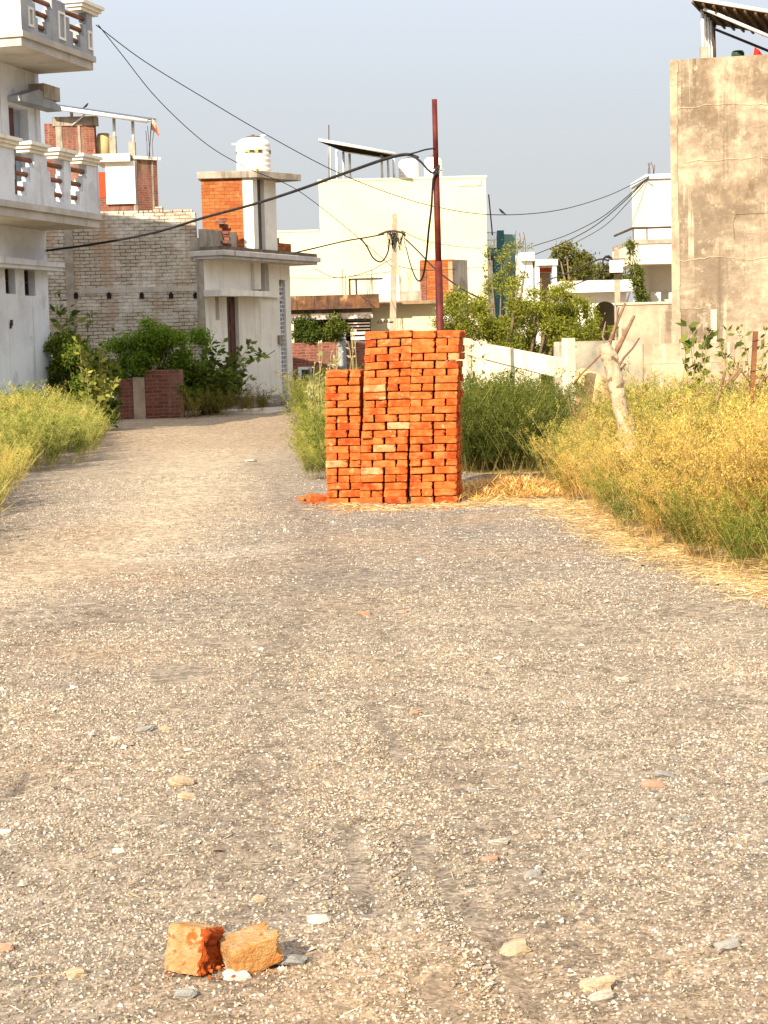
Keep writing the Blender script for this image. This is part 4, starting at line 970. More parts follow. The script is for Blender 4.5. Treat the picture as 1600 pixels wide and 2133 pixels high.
half_brick(522, 2024, (.135, .10, .082), (.12, -.20, .46), 2, 'broken half brick lying tilted beside the upright one, right of the pair', .046)

# ------------------------------------------------------------------ stones in the foreground
M_st = [pmat('pale_stone', (.46, .41, .335), (.36, .31, .245), 20, bump=.5, bscale=90), pmat('grey_stone', (.30, .28, .25), (.23, .215, .19), 20, bump=.5, bscale=90),
        pmat('buff_stone', (.42, .33, .22), (.33, .25, .155), 20, bump=.5, bscale=90), pmat('pink_stone', (.46, .25, .17), (.38, .2, .13), 20, bump=.5, bscale=90), pmat('white_stone', (.60, .55, .47), (.48, .43, .36), 20, bump=.5, bscale=90)]
STN = [(378, 1647, .085, 1, 2, 'flat buff stone, the longer of two lying together left of centre'), (392, 1675, .06, .8, 2, 'rounded buff stone just below the longer flat stone'),
       (143, 1633, .045, .9, 0, 'lone pale stone on the gravel near the left edge'), (345, 1523, .05, .8, 2, 'buff angular stone with a dark side at mid left'),
       (300, 1526, .07, .6, 1, 'dull purple-grey flat stone left of the angular buff stone'), (242, 1552, .04, .8, 0, 'small pale flat stone below the purple-grey one'),
       (604, 2010, .08, .9, 1, 'flat grey stone leaning at the right of the broken bricks'), (492, 2046, .062, .8, 4, 'white flat stone in front of the broken bricks'),
       (388, 2090, .05, .9, 1, 'grey stone half buried below the broken bricks'), (160, 2044, .05, 1, 2, 'buff lump with orange tint at bottom left'),
       (8, 1972, .05, 1, 3, 'pinkish stone cut by the left frame edge with dark shadow'), (10, 1738, .04, .9, 4, 'whitish stone touching the left frame edge'),
       (666, 1926, .06, .8, 4, 'pale yellowish lump right of the brick shadow'), (1075, 1980, .075, .9, 2, 'brown ridged stone in the wheel rut at lower right'),
       (1245, 2070, .075, 1, 2, 'tan pointed stone with orange soil at bottom right'), (1250, 2098, .06, .8, 0, 'pale slab beside the tan pointed stone'),
       (1516, 1988, .055, 1, 1, 'round grey stone near the right edge'), (1040, 1770, .06, .7, 0, 'thin pale slab on gravel right of centre'),
       (1020, 1808, .05, .8, 3, 'pinkish stone below the thin pale slab'), (1110, 1836, .055, .7, 1, 'flat grey stone sunk in the rut right of centre'),
       (1360, 1650, .075, .6, 3, 'orange-brown brick shard at the right side of the plot'), (1385, 1630, .07, .6, 1, 'dull grey flat stone just above the orange shard'),
       (1425, 1722, .055, .7, 1, 'grey-brown stone below the orange shard'), (1590, 1635, .05, .8, 1, 'small grey stone at the right frame edge'),
       (760, 1282, .075, .8, 3, 'reddish brick lump on the gravel in front of the stack'), (840, 1278, .06, .6, 3, 'flat faded pink brick piece right of the reddish lump'),
       (1298, 1421, .06, .9, 0, 'pale angular stone among dark litter at right'), (865, 1494, .05, .8, 3, 'small pinkish stone near the picture centre'),
       (1038, 1386, .04, .8, 4, 'tiny white stone right of centre'), (395, 1574, .035, .8, 4, 'small bright white pebble at mid left'), (248, 1779, .035, .9, 4, 'bright white pebble on brown soil at left'),
       (522, 960, .14, .5, 4, 'white lime patch lump on the far path'), (1520, 1402, .05, .7, 2, 'yellowish stone near the right edge, mid ground'), (540, 1875, .04, .9, 2, 'small buff stone above the broken bricks'), (985, 1655, .04, .8, 1, 'grey chip near the centre right rut')]
for i, (px, py, s, fl, mi, lab) in enumerate(STN):
    r = random.Random(100 + i); a = r.random() * 3
    D_ = G(px, py).y; s = s * 1.0
    chunk('stone', (s, s * r.uniform(.55, .8), s * .42 * fl), gnd(px, py, s * .1 * fl), (r.uniform(-.25, .25), r.uniform(-.25, .25), r.uniform(-.5, .5)), M_st[mi], 200 + i, lab, 'stone', .34, 4)

# ------------------------------------------------------------------ gravel: tens of thousands of loose chips on the sheet
TRACK_L = [(pixline(p), w_, a_) for p, w_, a_ in (([(-100, 1250), (120, 1190), (330, 1090), (400, 1020), (430, 940)], .25, .75), ([(430, 2250), (520, 1700), (600, 1400), (650, 1250), (640, 1130)], .06, .5), ([(1330, 2250), (1020, 1750), (860, 1450), (760, 1250), (640, 1080), (520, 960)], .06, .5), ([(1500, 1500), (1200, 1330), (900, 1230), (600, 1180)], .12, .45))]
def gravel(name, n, d0, d1, smin, smax, seed, pal, elong=.6, label='', fade=None):
    g = np.random.default_rng(seed)
    y = np.sqrt(g.random(n) * (d1 ** 2 - d0 ** 2) + d0 ** 2); x = (g.random(n) - .5) * 2 * (.24 * y + .5)
    keep = y < np.interp(x, [p[0] for p in REDGE], [p[1] for p in REDGE]) + .4
    keep &= vnoise(x, y, 1.1, 21) * .7 + vnoise(x, y, 4, 22) * .5 > .18 + .3 * g.random(n)
    for pts, wd, amt in TRACK_L: keep &= g.random(n) > amt * np.exp(-(seg_dist(x, y, pts) / (wd + .02 * y)) ** 2) * (.5 + vnoise(x, y, 2.1, 71))
    keep &= g.random(n) > np.clip((vnoise(x, y, .75, 73) - .58) * 3.2, 0, .75)
    if fade: keep &= g.random(n) < np.clip((y - fade[0]) / (fade[1] - fade[0]), 0, 1)
    x = x[keep]; y = y[keep]; n = len(x)
    s = smin * (smax / smin) ** (g.random(n) ** 1.9)
    octa = np.array([[1, 0, 0], [0, 1, 0], [-1, 0, 0], [0, -1, 0], [0, 0, 1], [0, 0, -1.0]])
    V = octa[None] * (1 + (g.random((n, 6, 3)) - .5) * .7) + (g.random((n, 6, 3)) - .5) * .35
    V *= np.stack([s, s * (elong + (1 - elong) * g.random(n)), s * (.5 + .5 * g.random(n))], 1)[:, None, :] * .5
    tx = (g.random(n) - .5) * .9; a = g.random(n) * 6.283
    ct, st_ = np.cos(tx)[:, None], np.sin(tx)[:, None]; ca, sa = np.cos(a)[:, None], np.sin(a)[:, None]
    X, Y, Z = V[..., 0], V[..., 1], V[..., 2]
    Y, Z = Y * ct - Z * st_, Y * st_ + Z * ct
    X, Y = X * ca - Y * sa, X * sa + Y * ca
    z = gz(x, y) + s * .1
    V = np.stack([X + x[:, None], Y + y[:, None], Z + z[:, None]], -1).reshape(-1, 3)
    f = np.array([[0, 1, 4], [1, 2, 4], [2, 3, 4], [3, 0, 4], [1, 0, 5], [2, 1, 5], [3, 2, 5], [0, 3, 5]])
    f = f if d1 < 12 else f[:4]
    F = (f[None] + np.arange(n)[:, None, None] * 6).reshape(-1, 3)
    pal = np.array(pal); c = pal[g.integers(0, len(pal), n)] * np.array([.97, .985, 1.02]) * (.64 + .50 * g.random((n, 1)))
    m1 = vnoise(x, y, 1.2, 51)[:, None]; m2 = vnoise(x, y, 3.4, 52)[:, None]
    c = c * (.74 + .32 * m1 + .22 * m2) * (1 - np.array([.0, .05, .12]) * np.clip((m1 - .45) * 2.5, 0, 1))
    for pts, dep in RUTS:
        d = seg_dist(x, y, pts)[:, None]; c = c * (1 - .55 * np.exp(-(d / .028) ** 2) * (.5 + .7 * m2))
    o = npmesh(name, V, F, np.repeat(c, 6, 0), attrmat('gravel_chip', bump=.3), loc=(0, 6, 0)); tag(o, label, 'gravel', kind='stuff')
PAL = [(.32, .26, .19), (.27, .21, .15), (.20, .15, .10), (.37, .305, .225), (.44, .37, .28), (.50, .43, .34), (.15, .115, .08), (.29, .25, .205), (.35, .255, .155), (.28, .205, .135), (.58, .52, .43), (.23, .19, .155)]
gravel('gravel', 340000, 3.4, 11.9, .006, .0165, 1, PAL, fade=(11.9, 6.5), label='fine loose beige gravel chips over the near ground')
gravel('gravel', 230000, 7, 24, .008, .020, 2, PAL, fade=(7, 11), label='loose beige gravel chips over the middle of the plot')
gravel('gravel', 900, 3.4, 16, .022, .042, 3, PAL[3:6] + PAL[9:], label='scattered larger pale pebbles on the plot')
gravel('pale_chips', 6000, 3.4, 14, .008, .017, 4, [(.62, .56, .46), (.58, .51, .41), (.68, .63, .55)], label='bright white chips sprinkled through the gravel')

def blades(name, x, y, n_, L0, L1, w, pal, seed, tilt=.25, zoff=.004, label='', zf=None, curl=.0, mat='straw_fibre', kind='stuff', cat='straw'):
    g = np.random.default_rng(seed); n = len(x)
    l = L0 + (L1 - L0) * g.random(n) ** 1.5; a = g.random(n) * 6.283; t = (g.random(n) - .35) * tilt * 2
    d = np.stack([np.cos(a) * np.cos(t), np.sin(a) * np.cos(t), np.sin(t)], 1); s = np.stack([-np.sin(a), np.cos(a), np.zeros(n)], 1) * (w * (.5 + g.random((n, 1))))
    s[:, 2] += (g.random(n) - .5) * w
    z = (gz(x, y) if zf is None else zf) + zoff + np.abs(d[:, 2]) * l * .4
    P = np.stack([x, y, z], 1); m = P + np.array([0, 0, 1]) * (curl * l)[:, None] * g.random((n, 1))
    V = np.stack([P - d * l[:, None] / 2, m + s / 2, P + d * l[:, None] / 2, m - s / 2], 1).reshape(-1, 3)
    F = np.arange(n * 4).reshape(-1, 4); pal = np.array(pal); c = pal[g.integers(0, len(pal), n)] * (.7 + .6 * g.random((n, 1)))
    o = npmesh(name, V, F, np.repeat(c, 4, 0), attrmat(mat, .15), loc=(float(x.mean()), float(y.mean()), 0)); tag(o, label, cat, kind=kind); return o
STR = [(.62, .43, .18), (.72, .54, .27), (.5, .32, .12), (.78, .62, .36), (.42, .27, .11)]
def along(pts, n, width, seed):
    g = np.random.default_rng(seed); P = np.array([G(*p)[:] for p in pts])[:, :2]
    seg = np.linalg.norm(np.diff(P, axis=0), axis=1); cs = np.concatenate([[0], np.cumsum(seg)]); t = g.random(n) * cs[-1]
    x = np.interp(t, cs, P[:, 0]); y = np.interp(t, cs, P[:, 1]); return x + g.normal(0, width, n), y + g.normal(0, width, n)
x, y = along([(700, 1050), (830, 1052), (960, 1047), (1080, 1040), (1180, 1062), (1300, 1120), (1420, 1175), (1560, 1215), (1700, 1265)], 9000, .20, 5)
blades('straw_litter', x, y, 0, .05, .22, .006, STR, 6, .12, label='dry straw strewn along the edge of the weeds')
g = np.random.default_rng(9); n = 9000; pc_ = G(1075, 1026); xx = g.normal(0, .48, n); yy = g.normal(0, .42, n)
hz_ = .13 * np.exp(-(xx / .55) ** 2 - (yy / .5) ** 2) * (.6 + .6 * vnoise(xx, yy, 4, 3)); blades('straw_heap', pc_.x + xx, pc_.y + .35 + yy, 0, .08, .28, .007, [(.60, .34, .08), (.70, .45, .15), (.48, .24, .05), (.76, .54, .24)], 10, .5, label='golden heap of loose straw right of the brick stack', zf=hz_ * (.35 + .65 * g.random(n)) + gz(pc_.x + xx, pc_.y + yy))
g = np.random.default_rng(12); n = 7000; y = np.sqrt(g.random(n) * (18 ** 2 - 3.6 ** 2) + 3.6 ** 2); x = (g.random(n) - .5) * 2 * (.24 * y + .4)
k = y < np.interp(x, [p[0] for p in REDGE], [p[1] for p in REDGE]); blades('dry_grass_bits', x[k], y[k], 0, .02, .09, .0035, [(.66, .56, .38), (.5, .38, .22), (.3, .2, .12), (.72, .66, .5)], 13, .15, label='thin dry stalk bits scattered on the gravel', cat='litter')

# ------------------------------------------------------------------ vegetation
def leaf_quads(P, d, s, l, w):
    """rhombus leaves at P along d with side vector s"""
    m = P + d * (l * .45)[:, None]
    return np.stack([P, m + s * (w / 2)[:, None], P + d * l[:, None], m - s * (w / 2)[:, None]], 1).reshape(-1, 3)
def unit(v): return v / (np.linalg.norm(v, axis=-1, keepdims=True) + 1e-9)
def weed(seed, h=1.0, ns=7, nb=12, nl=15, spread=.25, leaf=(.03, .009), green=.5, stemc=(.36, .27, .12), lo=(.17, .155, .035), hi=(.53, .43, .135)):
    g = np.random.default_rng(seed); V = []; c = []; k = 0
    for i in range(ns):
        az = g.random() * 6.283; lean = spread * (.2 + g.random()); hh = h * (.55 + .5 * g.random()); b0 = np.array([np.cos(az), np.sin(az), 0]) * .05 * g.random()
        dirv = np.array([np.cos(az) * lean, np.sin(az) * lean, 1.0])
        T = lambda t: b0 + dirv * (t * hh)[:, None] + np.stack([np.cos(az) * lean * t * t * hh * .8, np.sin(az) * lean * t * t * hh * .8, -.1 * lean * t * t * hh], 1)
        t = np.linspace(0, 1, 5); p = T(t); sd_ = np.array([-np.sin(az + 1), np.cos(az + 1), 0]) * .0035
        for a, b in zip(p, p[1:]): V.append(np.array([a - sd_, a + sd_, b + sd_ * .7, b - sd_ * .7])); c.append(np.tile(stemc, (4, 1)))
        tb = .18 + .82 * g.random(nb); pb = T(tb); ab = g.random(nb) * 6.283; el = .5 + .5 * g.random(nb)
        db = unit(np.stack([np.cos(ab), np.sin(ab), el * 1.3], 1)); lb = hh * (.10 + .22 * g.random(nb)) * (1.15 - tb * .6)
        for j in range(nb):
            e = pb[j] + db[j] * lb[j]; s2 = np.cross(db[j], [0, 0, 1]) * .002
            V.append(np.array([pb[j] - s2, pb[j] + s2, e + s2 * .5, e - s2 * .5])); c.append(np.tile(stemc, (4, 1)))
            tl = .15 + .9 * g.random(nl); q = pb[j] + db[j] * (lb[j] * tl)[:, None] + g.normal(0, .016, (nl, 3))
            dl = unit(db[j] + g.normal(0, .8, (nl, 3)) + [0, 0, .3]); sl = unit(np.cross(dl, g.normal(0, 1, (nl, 3))))
            L_ = leaf[0] * (.5 + g.random(nl)); w = leaf[1] * (.6 + .8 * g.random(nl))
            V.append(leaf_quads(q, dl, sl, L_, w))
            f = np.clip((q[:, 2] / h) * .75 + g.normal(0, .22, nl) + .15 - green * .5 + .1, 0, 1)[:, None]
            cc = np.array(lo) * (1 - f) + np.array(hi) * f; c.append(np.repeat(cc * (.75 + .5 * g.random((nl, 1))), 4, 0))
    return np.concatenate(V), np.concatenate(c)
def scatter(name, temps, x, y, z, sc, tint, seed, label, cat, kind=None, mat=None, loc=None, parent=None, tilt=.12):
    g = np.random.default_rng(seed); VV = []; CC = []
    for i in range(len(x)):
        v, c = temps[g.integers(0, len(temps))]; a = g.random() * 6.283; ca, sa = np.cos(a), np.sin(a)
        tx, ty = g.normal(0, tilt, 2)
        q = v * sc[i]; q = np.stack([q[:, 0] * ca - q[:, 1] * sa + q[:, 2] * tx, q[:, 0] * sa + q[:, 1] * ca + q[:, 2] * ty, q[:, 2]], 1)
        VV.append(q + [x[i], y[i], z[i]]); CC.append(c * tint[i])
    V = np.concatenate(VV); Cc = np.concatenate(CC); F = np.arange(len(V)).reshape(-1, 4)
    o = npmesh(name, V, F, Cc, mat or attrmat('weed_leaf', .3), parent=parent, loc=loc if loc is not None else (float(np.mean(x)), float(np.mean(y)), 0))
    if label: tag(o, label, cat, kind=kind)
    return o
def stalks(seed):
    return weed(seed, 1.25, 4, 5, 9, .35, (.02, .007), .0, stemc=(.60, .47, .24), lo=(.42, .32, .12), hi=(.66, .54, .26))
TS = [stalks(350 + k) for k in range(4)]
TW = [weed(300 + k, 1.0, 7, 13, 20, .30, (.026, .0065), .35) for k in range(6)]
TG = [weed(320 + k, 1.0, 7, 13, 18, .34, (.030, .009), 1.0, lo=(.06, .085, .012), hi=(.28, .28, .05)) for k in range(4)]
def patch(dens, x0, x1, y0, y1, cond, seed):
    g = np.random.default_rng(seed); n = int(dens * (x1 - x0) * (y1 - y0)); x = x0 + (x1 - x0) * g.random(n); y = y0 + (y1 - y0) * g.random(n)
    k = cond(x, y); return x[k], y[k], g
def redge(x): return np.interp(x, [p[0] for p in REDGE], [p[1] for p in REDGE])
# yellow weeds on the right
x, y, g = patch(15, .6, 8.5, 10.5, 30, lambda x, y: (y > redge(x) + .12) & (y > 12.2 - .2 * x) & (x < .27 * y + 2.4) & (y < 28) & ~((x < 2.2) & (y < 22) & (x < .09 * y)) & (vnoise(x, y, 1.6, 61) > .16), 21)
far = np.clip((y - redge(x)) / 2.0, 0, 1)
px_ = 800 + 3600 * x / y
hgt = (1 - .32 * np.exp(-((px_ - 1290) / 75) ** 2) * (y < 24)) * (1 - .3 * (px_ < 1210) * (y > 21)) * (.46 + .42 * far) * (.50 + .62 * vnoise(x, y, .8, 31) + .42 * vnoise(x, y, 2.2, 32)) * (1 - .25 * np.clip((y - 22) / 6, 0, 1))
gr = vnoise(x, y, .7, 41)[:, None]; gr = np.clip((gr - .5) * 1.9 + .5, 0, 1); gr = np.clip(gr + .18, 0, 1); tint = (np.array([1.18, 1.0, .80]) * gr + np.array([.72, .86, .62]) * (1 - gr)) * 1.12
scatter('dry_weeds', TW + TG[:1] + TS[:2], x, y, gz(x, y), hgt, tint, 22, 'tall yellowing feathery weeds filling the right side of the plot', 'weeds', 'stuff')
print('right weeds', len(x))
# green weeds by the stack; a dark tint puts its shade into their colour
x, y, g = patch(34, .8, 2.4, 20.4, 25, lambda x, y: (x < .098 * y - .05) & (x > .04 * y), 23)
scatter('green_weeds', TG, x, y, gz(x, y),   .7 + .42 * g.random(len(x)), np.tile([.58, .66, .44], (len(x), 1)), 24, 'dense green weeds tinted dark for shade, right behind the brick stack', 'weeds', 'stuff')
x, y, g = patch(20, 1.75, 3.2, 10.4, 13.6, lambda x, y: (y > redge(x) - .35) & (x > .175 * y - .1) & (vnoise(x, y, 1.7, 88) > .3), 75)
scatter('green_tufts', TG, x, y, gz(x, y), .28 + .3 * g.random(len(x)), np.tile([1.15, 1.2, .85], (len(x), 1)), 76, 'bright green tufts spilling onto the gravel at the right frame edge', 'weeds', 'stuff')
gp = [G(*q) for q in [(935, 1080), (950, 1082), (962, 1079), (920, 1083), (668, 948), (655, 955), (690, 958), (1330, 1150), (1350, 1156), (610, 905), (625, 910), (830, 1108)]]
x = np.array([p.x for p in gp]); y = np.array([p.y for p in gp])
scatter('grass_sprouts', TG, x, y, gz(x, y), np.linspace(.05, .09, len(x)), np.tile([1, 1.15, .8], (len(x), 1)), 77, 'tiny green sprouts on the bare gravel around the brick stack', 'grass', 'stuff')
# green tufts along the right front edge
x, y, g = patch(16, 1.2, 4, 10, 19, lambda x, y: (np.abs(y - redge(x) - .25) < .4) & ((x < 1.6) | (x > 1.9)), 25)
scatter('green_tufts', TG, x, y, gz(x, y), .30 + .34 * g.random(len(x)), np.tile([1.15, 1.2, .9], (len(x), 1)), 26, 'short fresh green tufts along the front edge of the dry weeds', 'weeds', 'stuff')
# left bank of weeds
ledge_ = sorted([(p.x, p.y) for p in [G(*q) for q in [(-150, 1130), (-20, 1075), (35, 1040), (48, 985), (120, 968), (190, 960), (232, 930), (235, 905)]]])
def ly(x): return np.interp(x, [p[0] for p in ledge_], [p[1] for p in ledge_])
LEX = ([13, 16.9, 18.6, 22.3, 22.7, 24.2, 25.5, 28, 30, 33], [-3.35, -3.65, -3.85, -4.55, -4.5, -4.35, -4.15, -4.35, -4.85, -5.4])
x, y, g = patch(17, -9.5, -3.3, 13, 34, lambda x, y: (x < np.interp(y, *LEX) - .12) & (x > -.265 * y) & (y < 33.0 + .2 * (x + 6.5)), 27)
far = np.clip((np.interp(y, *LEX) - x) / 1.2, 0, 1) * (.6 + .4 * np.clip((y - 20) / 3, 0, 1)); gr = vnoise(x, y, .6, 44)[:, None]
tint = (np.array([1.2, 1.08, .9]) * gr + np.array([.75, 1.0, .7]) * (1 - gr)) * 1.1
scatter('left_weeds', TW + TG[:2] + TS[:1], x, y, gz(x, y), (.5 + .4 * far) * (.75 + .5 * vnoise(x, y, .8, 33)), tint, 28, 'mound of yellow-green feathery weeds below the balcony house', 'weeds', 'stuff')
print('left weeds', len(x))
# weeds left of the stack and behind it
x, y, g = patch(20, -2.1, .5, 19.5, 31, lambda x, y: (x > -.047 * y) & (x < -.03 * y + .35) & (y > 20.2 + np.clip(-.9 - x, 0, 3) * 3), 29)
scatter('path_weeds', TW[:3] + TG, x, y, gz(x, y), (.5 + .45 * g.random(len(x))) * np.clip((x + .052 * y) * 1.4 + .3, .3, 1), np.tile([1.0, 1.1, .8], (len(x), 1)), 30, 'light green weeds between the path and the brick stack', 'weeds', 'stuff')
# scrub behind the stack towards the precast wall and right bank rear
x, y, g = patch(9, -2.5, 3.6, 26, 44, lambda x, y: (x > -.05 * y + .2) & (x < .09 * y) & ((y < 33) | (x < 1.0)), 35)
scatter('rear_scrub', TG + TW[:2], x, y, gz(x, y), .6 + .4 * g.random(len(x)), np.tile([.95, 1.0, .85], (len(x), 1)), 36, 'low scrub covering the ground behind the brick stack', 'weeds', 'stuff')
# olive weeds along the foot of the corner house and around the low wall
x, y, g = patch(14, -6.6, -2.6, 36.2, 41.5, lambda x, y: (y < 40.6 - .0 * x) & (y > 37.2 + .55 * np.clip(x + 4.6, 0, 3)) & (x > -4.35 * 1.0) , 37)
scatter('wall_weeds', TG + TW[:1], x, y, gz(x, y), .35 + .35 * g.random(len(x)), np.tile([1.0, .85, .6], (len(x), 1)), 38, 'olive weeds along the foot of the white corner house', 'weeds', 'stuff')

def leafy(P, g, size, aspect, lo, hi, up=.3, out=None, zref=None, droop=0):
    n = len(P); d = g.normal(0, 1, (n, 3)); d[:, 2] += up
    if out is not None: d += out
    d[:, 2] -= droop; d = unit(d); s = unit(np.cross(d, g.normal(0, 1, (n, 3)))); l = size * (.6 + .8 * g.random(n)); w = l * aspect
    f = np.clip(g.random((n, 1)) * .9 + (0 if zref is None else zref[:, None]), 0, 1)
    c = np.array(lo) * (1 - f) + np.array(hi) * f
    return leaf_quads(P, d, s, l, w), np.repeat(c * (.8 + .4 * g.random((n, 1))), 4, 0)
def clumps(g, centres, radii, n, shell=.55):
    centres = np.array(centres, float); radii = np.array(radii, float)
    if radii.ndim == 1: radii = np.stack([radii, radii, radii * .75], 1)
    w = radii.prod(1) ** .8; i = g.choice(len(centres), n, p=w / w.sum()); u = unit(g.normal(0, 1, (n, 3))); r = (shell + (1 - shell) * g.random((n, 1))) * (.75 + .35 * g.random((n, 1)))
    return centres[i] + u * r * radii[i], u
def branchset(base, tips, g, r0=.04, mid=.35, name='trunk', parent=None, mat=None):
    m = MB()
    for t in tips:
        b = Vector(base); t = Vector(t); k = b.lerp(t, .5) + Vector((g.normal(0, mid * .3), g.normal(0, mid * .3), mid * .3))
        m.tube([b, b.lerp(k, .6), k, k.lerp(t, .6), t], [r0, r0 * .8, r0 * .6, r0 * .4, r0 * .2], 6)
    return m.build(name, mat or M_bark, parent)
M_bark = pmat('bark', (.22, .16, .10), (.13, .09, .06), 8, bump=.5)
def tree(name, label, cat, base, cs, rs, n, size, aspect, lo, hi, seed, group=None, up=.2, droop=0, r0=.05, jit=.0, tw=.25):
    g = np.random.default_rng(seed); t = thing(name, label, cat, base, group)
    branchset(base, cs[:60:4] if len(cs) > 60 else cs[:14], g, r0, .3, 'trunk' if 'tree' in name else 'stem', t)
    P, u = clumps(g, cs, rs, n); P += g.normal(0, jit, P.shape) if jit else 0
    P = P[P[:, 2] > base[2] + .02]
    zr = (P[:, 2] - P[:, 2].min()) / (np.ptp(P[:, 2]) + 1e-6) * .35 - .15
    V, c = leafy(P, g, size, aspect, lo, hi, up, None, zr, droop)
    npmesh('crown' if 'tree' in name else 'foliage', V, np.arange(len(V)).reshape(-1, 4), c, attrmat('leaf', tw), parent=t); return t
def at(px, py, D): return tuple(W(px, py, D))
def blob(spec, D, g, jd=.8):
    cs = []; rs = []
    for px, py, rpx in spec:
        d = D + g.uniform(-jd, jd); cs.append(at(px, py, d)); rs.append(rpx / FPX * d)
    return cs, rs
g = np.random.default_rng(77)
# thorn (mesquite) tree in the middle right
sp = [(985, 640, 45), (1010, 690, 50), (1050, 700, 45), (1060, 650, 50), (1100, 640, 45), (1140, 660, 48), (1165, 700, 45), (1120, 700, 50), (1200, 690, 38), (1080, 618, 24), (1120, 625, 26), (1160, 640, 34), (1000, 630, 25), (955, 665, 28), (948, 690, 24), (962, 630, 18), (1215, 715, 30), (1140, 740, 34), (1060, 735, 34), (1210, 655, 22), (975, 700, 35), (1230, 700, 22), (1180, 735, 30), (1100, 735, 35), (1030, 735, 30)]
sp2 = []
rr_ = random.Random(12)
for px, py, r_ in sp + [(1215, 620, 20), (1238, 650, 18), (1190, 605, 20), (1225, 690, 24)]:
    for q in range(5): sp2.append((px + rr_.gauss(0, r_ * .75), py + rr_.gauss(0, r_ * .55), r_ * rr_.uniform(.3, .66)))
cs, rs = blob(sp2, 33, g, 1.3); b = (W(1090, 700, 33).x, 33.0, 0)
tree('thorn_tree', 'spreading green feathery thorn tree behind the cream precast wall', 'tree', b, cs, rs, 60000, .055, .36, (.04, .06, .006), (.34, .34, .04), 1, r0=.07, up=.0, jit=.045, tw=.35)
sp = [(1020, 520, 9), (1045, 535, 14), (1062, 520, 12), (1080, 512, 8), (1058, 560, 16), (1040, 580, 18), (1020, 600, 16), (1070, 590, 14), (1090, 575, 12), (1005, 625, 14), (1100, 515, 6)]
cs, rs = blob(sp, 35.5, g, .5)
tree('feathery_sapling', 'tall thin feathery sapling rising left of the thorn tree by the teal house', 'tree', (cs[5][0], 35.5, 0), cs, rs, 2300, .06, .3, (.07, .10, .015), (.30, .30, .06), 2, r0=.03, up=.1, jit=.05, tw=.35)
# background trees
sp = [(1165, 530, 16), (1180, 518, 14), (1200, 535, 20), (1222, 540, 16), (1190, 560, 28), (1215, 565, 22), (1170, 560, 20), (1178, 580, 26), (1205, 585, 22)]
cs, rs = blob(sp, 76, g, .8); tree('background_tree', 'olive rounded tree rising above the arched white house', 'tree', (cs[4][0], 76, 0), cs, rs, 5200, .16, .45, (.05, .065, .012), (.22, .2, .045), 3, r0=.12, jit=.1)
sp = [(1240, 568, 20), (1262, 565, 18), (1280, 575, 16), (1300, 585, 14), (1225, 585, 22), (1320, 585, 18), (1270, 585, 18)]
cs, rs = blob(sp, 88, g, .8); tree('background_tree', 'dull low tree line behind the distant utility pole', 'tree', (cs[1][0], 88, 0), cs, rs, 4500, .17, .45, (.055, .07, .02), (.2, .19, .06), 4, r0=.12, jit=.1)
sp = [(1312, 508, 9), (1316, 525, 9), (1322, 545, 10), (1326, 565, 14), (1328, 585, 13), (1332, 605, 12), (1338, 622, 14)]
cs, rs = blob(sp, 44, g, .1); tree('creeper', 'green creeper hanging over the edge of the terrace house balcony', 'plant', at(1338, 632, 44), cs, rs, 2600, .075, .45, (.04, .07, .01), (.2, .22, .04), 5, r0=.02, droop=.8, jit=.04)
sp = [(1022, 520, 8), (1026, 545, 8), (1020, 570, 9), (1024, 600, 9)]
# two columnar shrubs of the verandah
sp = [(628, 690, 18), (640, 675, 20), (650, 665, 18), (636, 655, 16), (622, 670, 14), (655, 690, 16), (642, 700, 20), (622, 700, 18), (660, 698, 14)]
cs, rs = blob(sp, 50.95, g, .1); tree('verandah_shrub', 'dark leafy shrub in front of the verandah, next to the corner house', 'shrub', (cs[1][0], 50.98, 1.3), cs, rs, 4200, .08, .4, (.03, .055, .008), (.13, .17, .025), 6, 'shrubs of the verandah', r0=.03, jit=.04)
sp = [(700, 648, 9), (697, 660, 14), (703, 700, 16), (684, 698, 15), (705, 675, 19), (698, 692, 20), (690, 680, 16), (712, 690, 15)]
cs, rs = blob(sp, 50.9, g, .1); tree('verandah_shrub', 'pointed yellow-green shrub in front of the verandah shutters', 'shrub', (cs[1][0], 50.98, 1.3), cs, rs, 4200, .08, .4, (.04, .065, .008), (.19, .21, .03), 7, 'shrubs of the verandah', r0=.03, jit=.04)
# green bush mass at the grey wall, and the broad-leaved bushes either side
sp = [(250, 740, 40), (285, 725, 38), (320, 715, 35), (350, 720, 38), (380, 715, 32), (330, 745, 35), (270, 765, 30), (370, 750, 30), (300, 755, 30), (240, 770, 25), (345, 700, 18), (270, 705, 18), (300, 768, 20), (335, 768, 18), (365, 772, 20), (390, 780, 22), (385, 810, 22), (395, 835, 18), (235, 800, 22), (228, 830, 20)]
def loosen(sp, n, k0, k1, seed):
    r_ = random.Random(seed); o = []
    for px, py, q in sp:
        for _ in range(n): o.append((px + r_.gauss(0, q * .6), py + r_.gauss(0, q * .5), q * r_.uniform(k0, k1)))
    return o
cs, rs = blob(loosen(sp, 4, .28, .66, 3), 38.7, g, .5)
tree('green_bush', 'sprawling soft bright green bush draping over the low brick wall', 'bush', (W(310, 700, 38.9).x, 38.9, 0), cs, rs, 30000, .065, .42, (.035, .085, .006), (.24, .34, .03), 8, r0=.03, jit=.06, up=.3)
sp = [(120, 760, 26), (140, 735, 24), (165, 745, 26), (190, 760, 24), (215, 780, 24), (130, 800, 28), (160, 790, 28), (190, 810, 28), (215, 830, 24), (235, 850, 18), (150, 840, 26), (180, 855, 22), (115, 720, 14), (140, 705, 14)]
cs, rs = blob(loosen(sp, 3, .3, .66, 4), 33.9, g, .4)
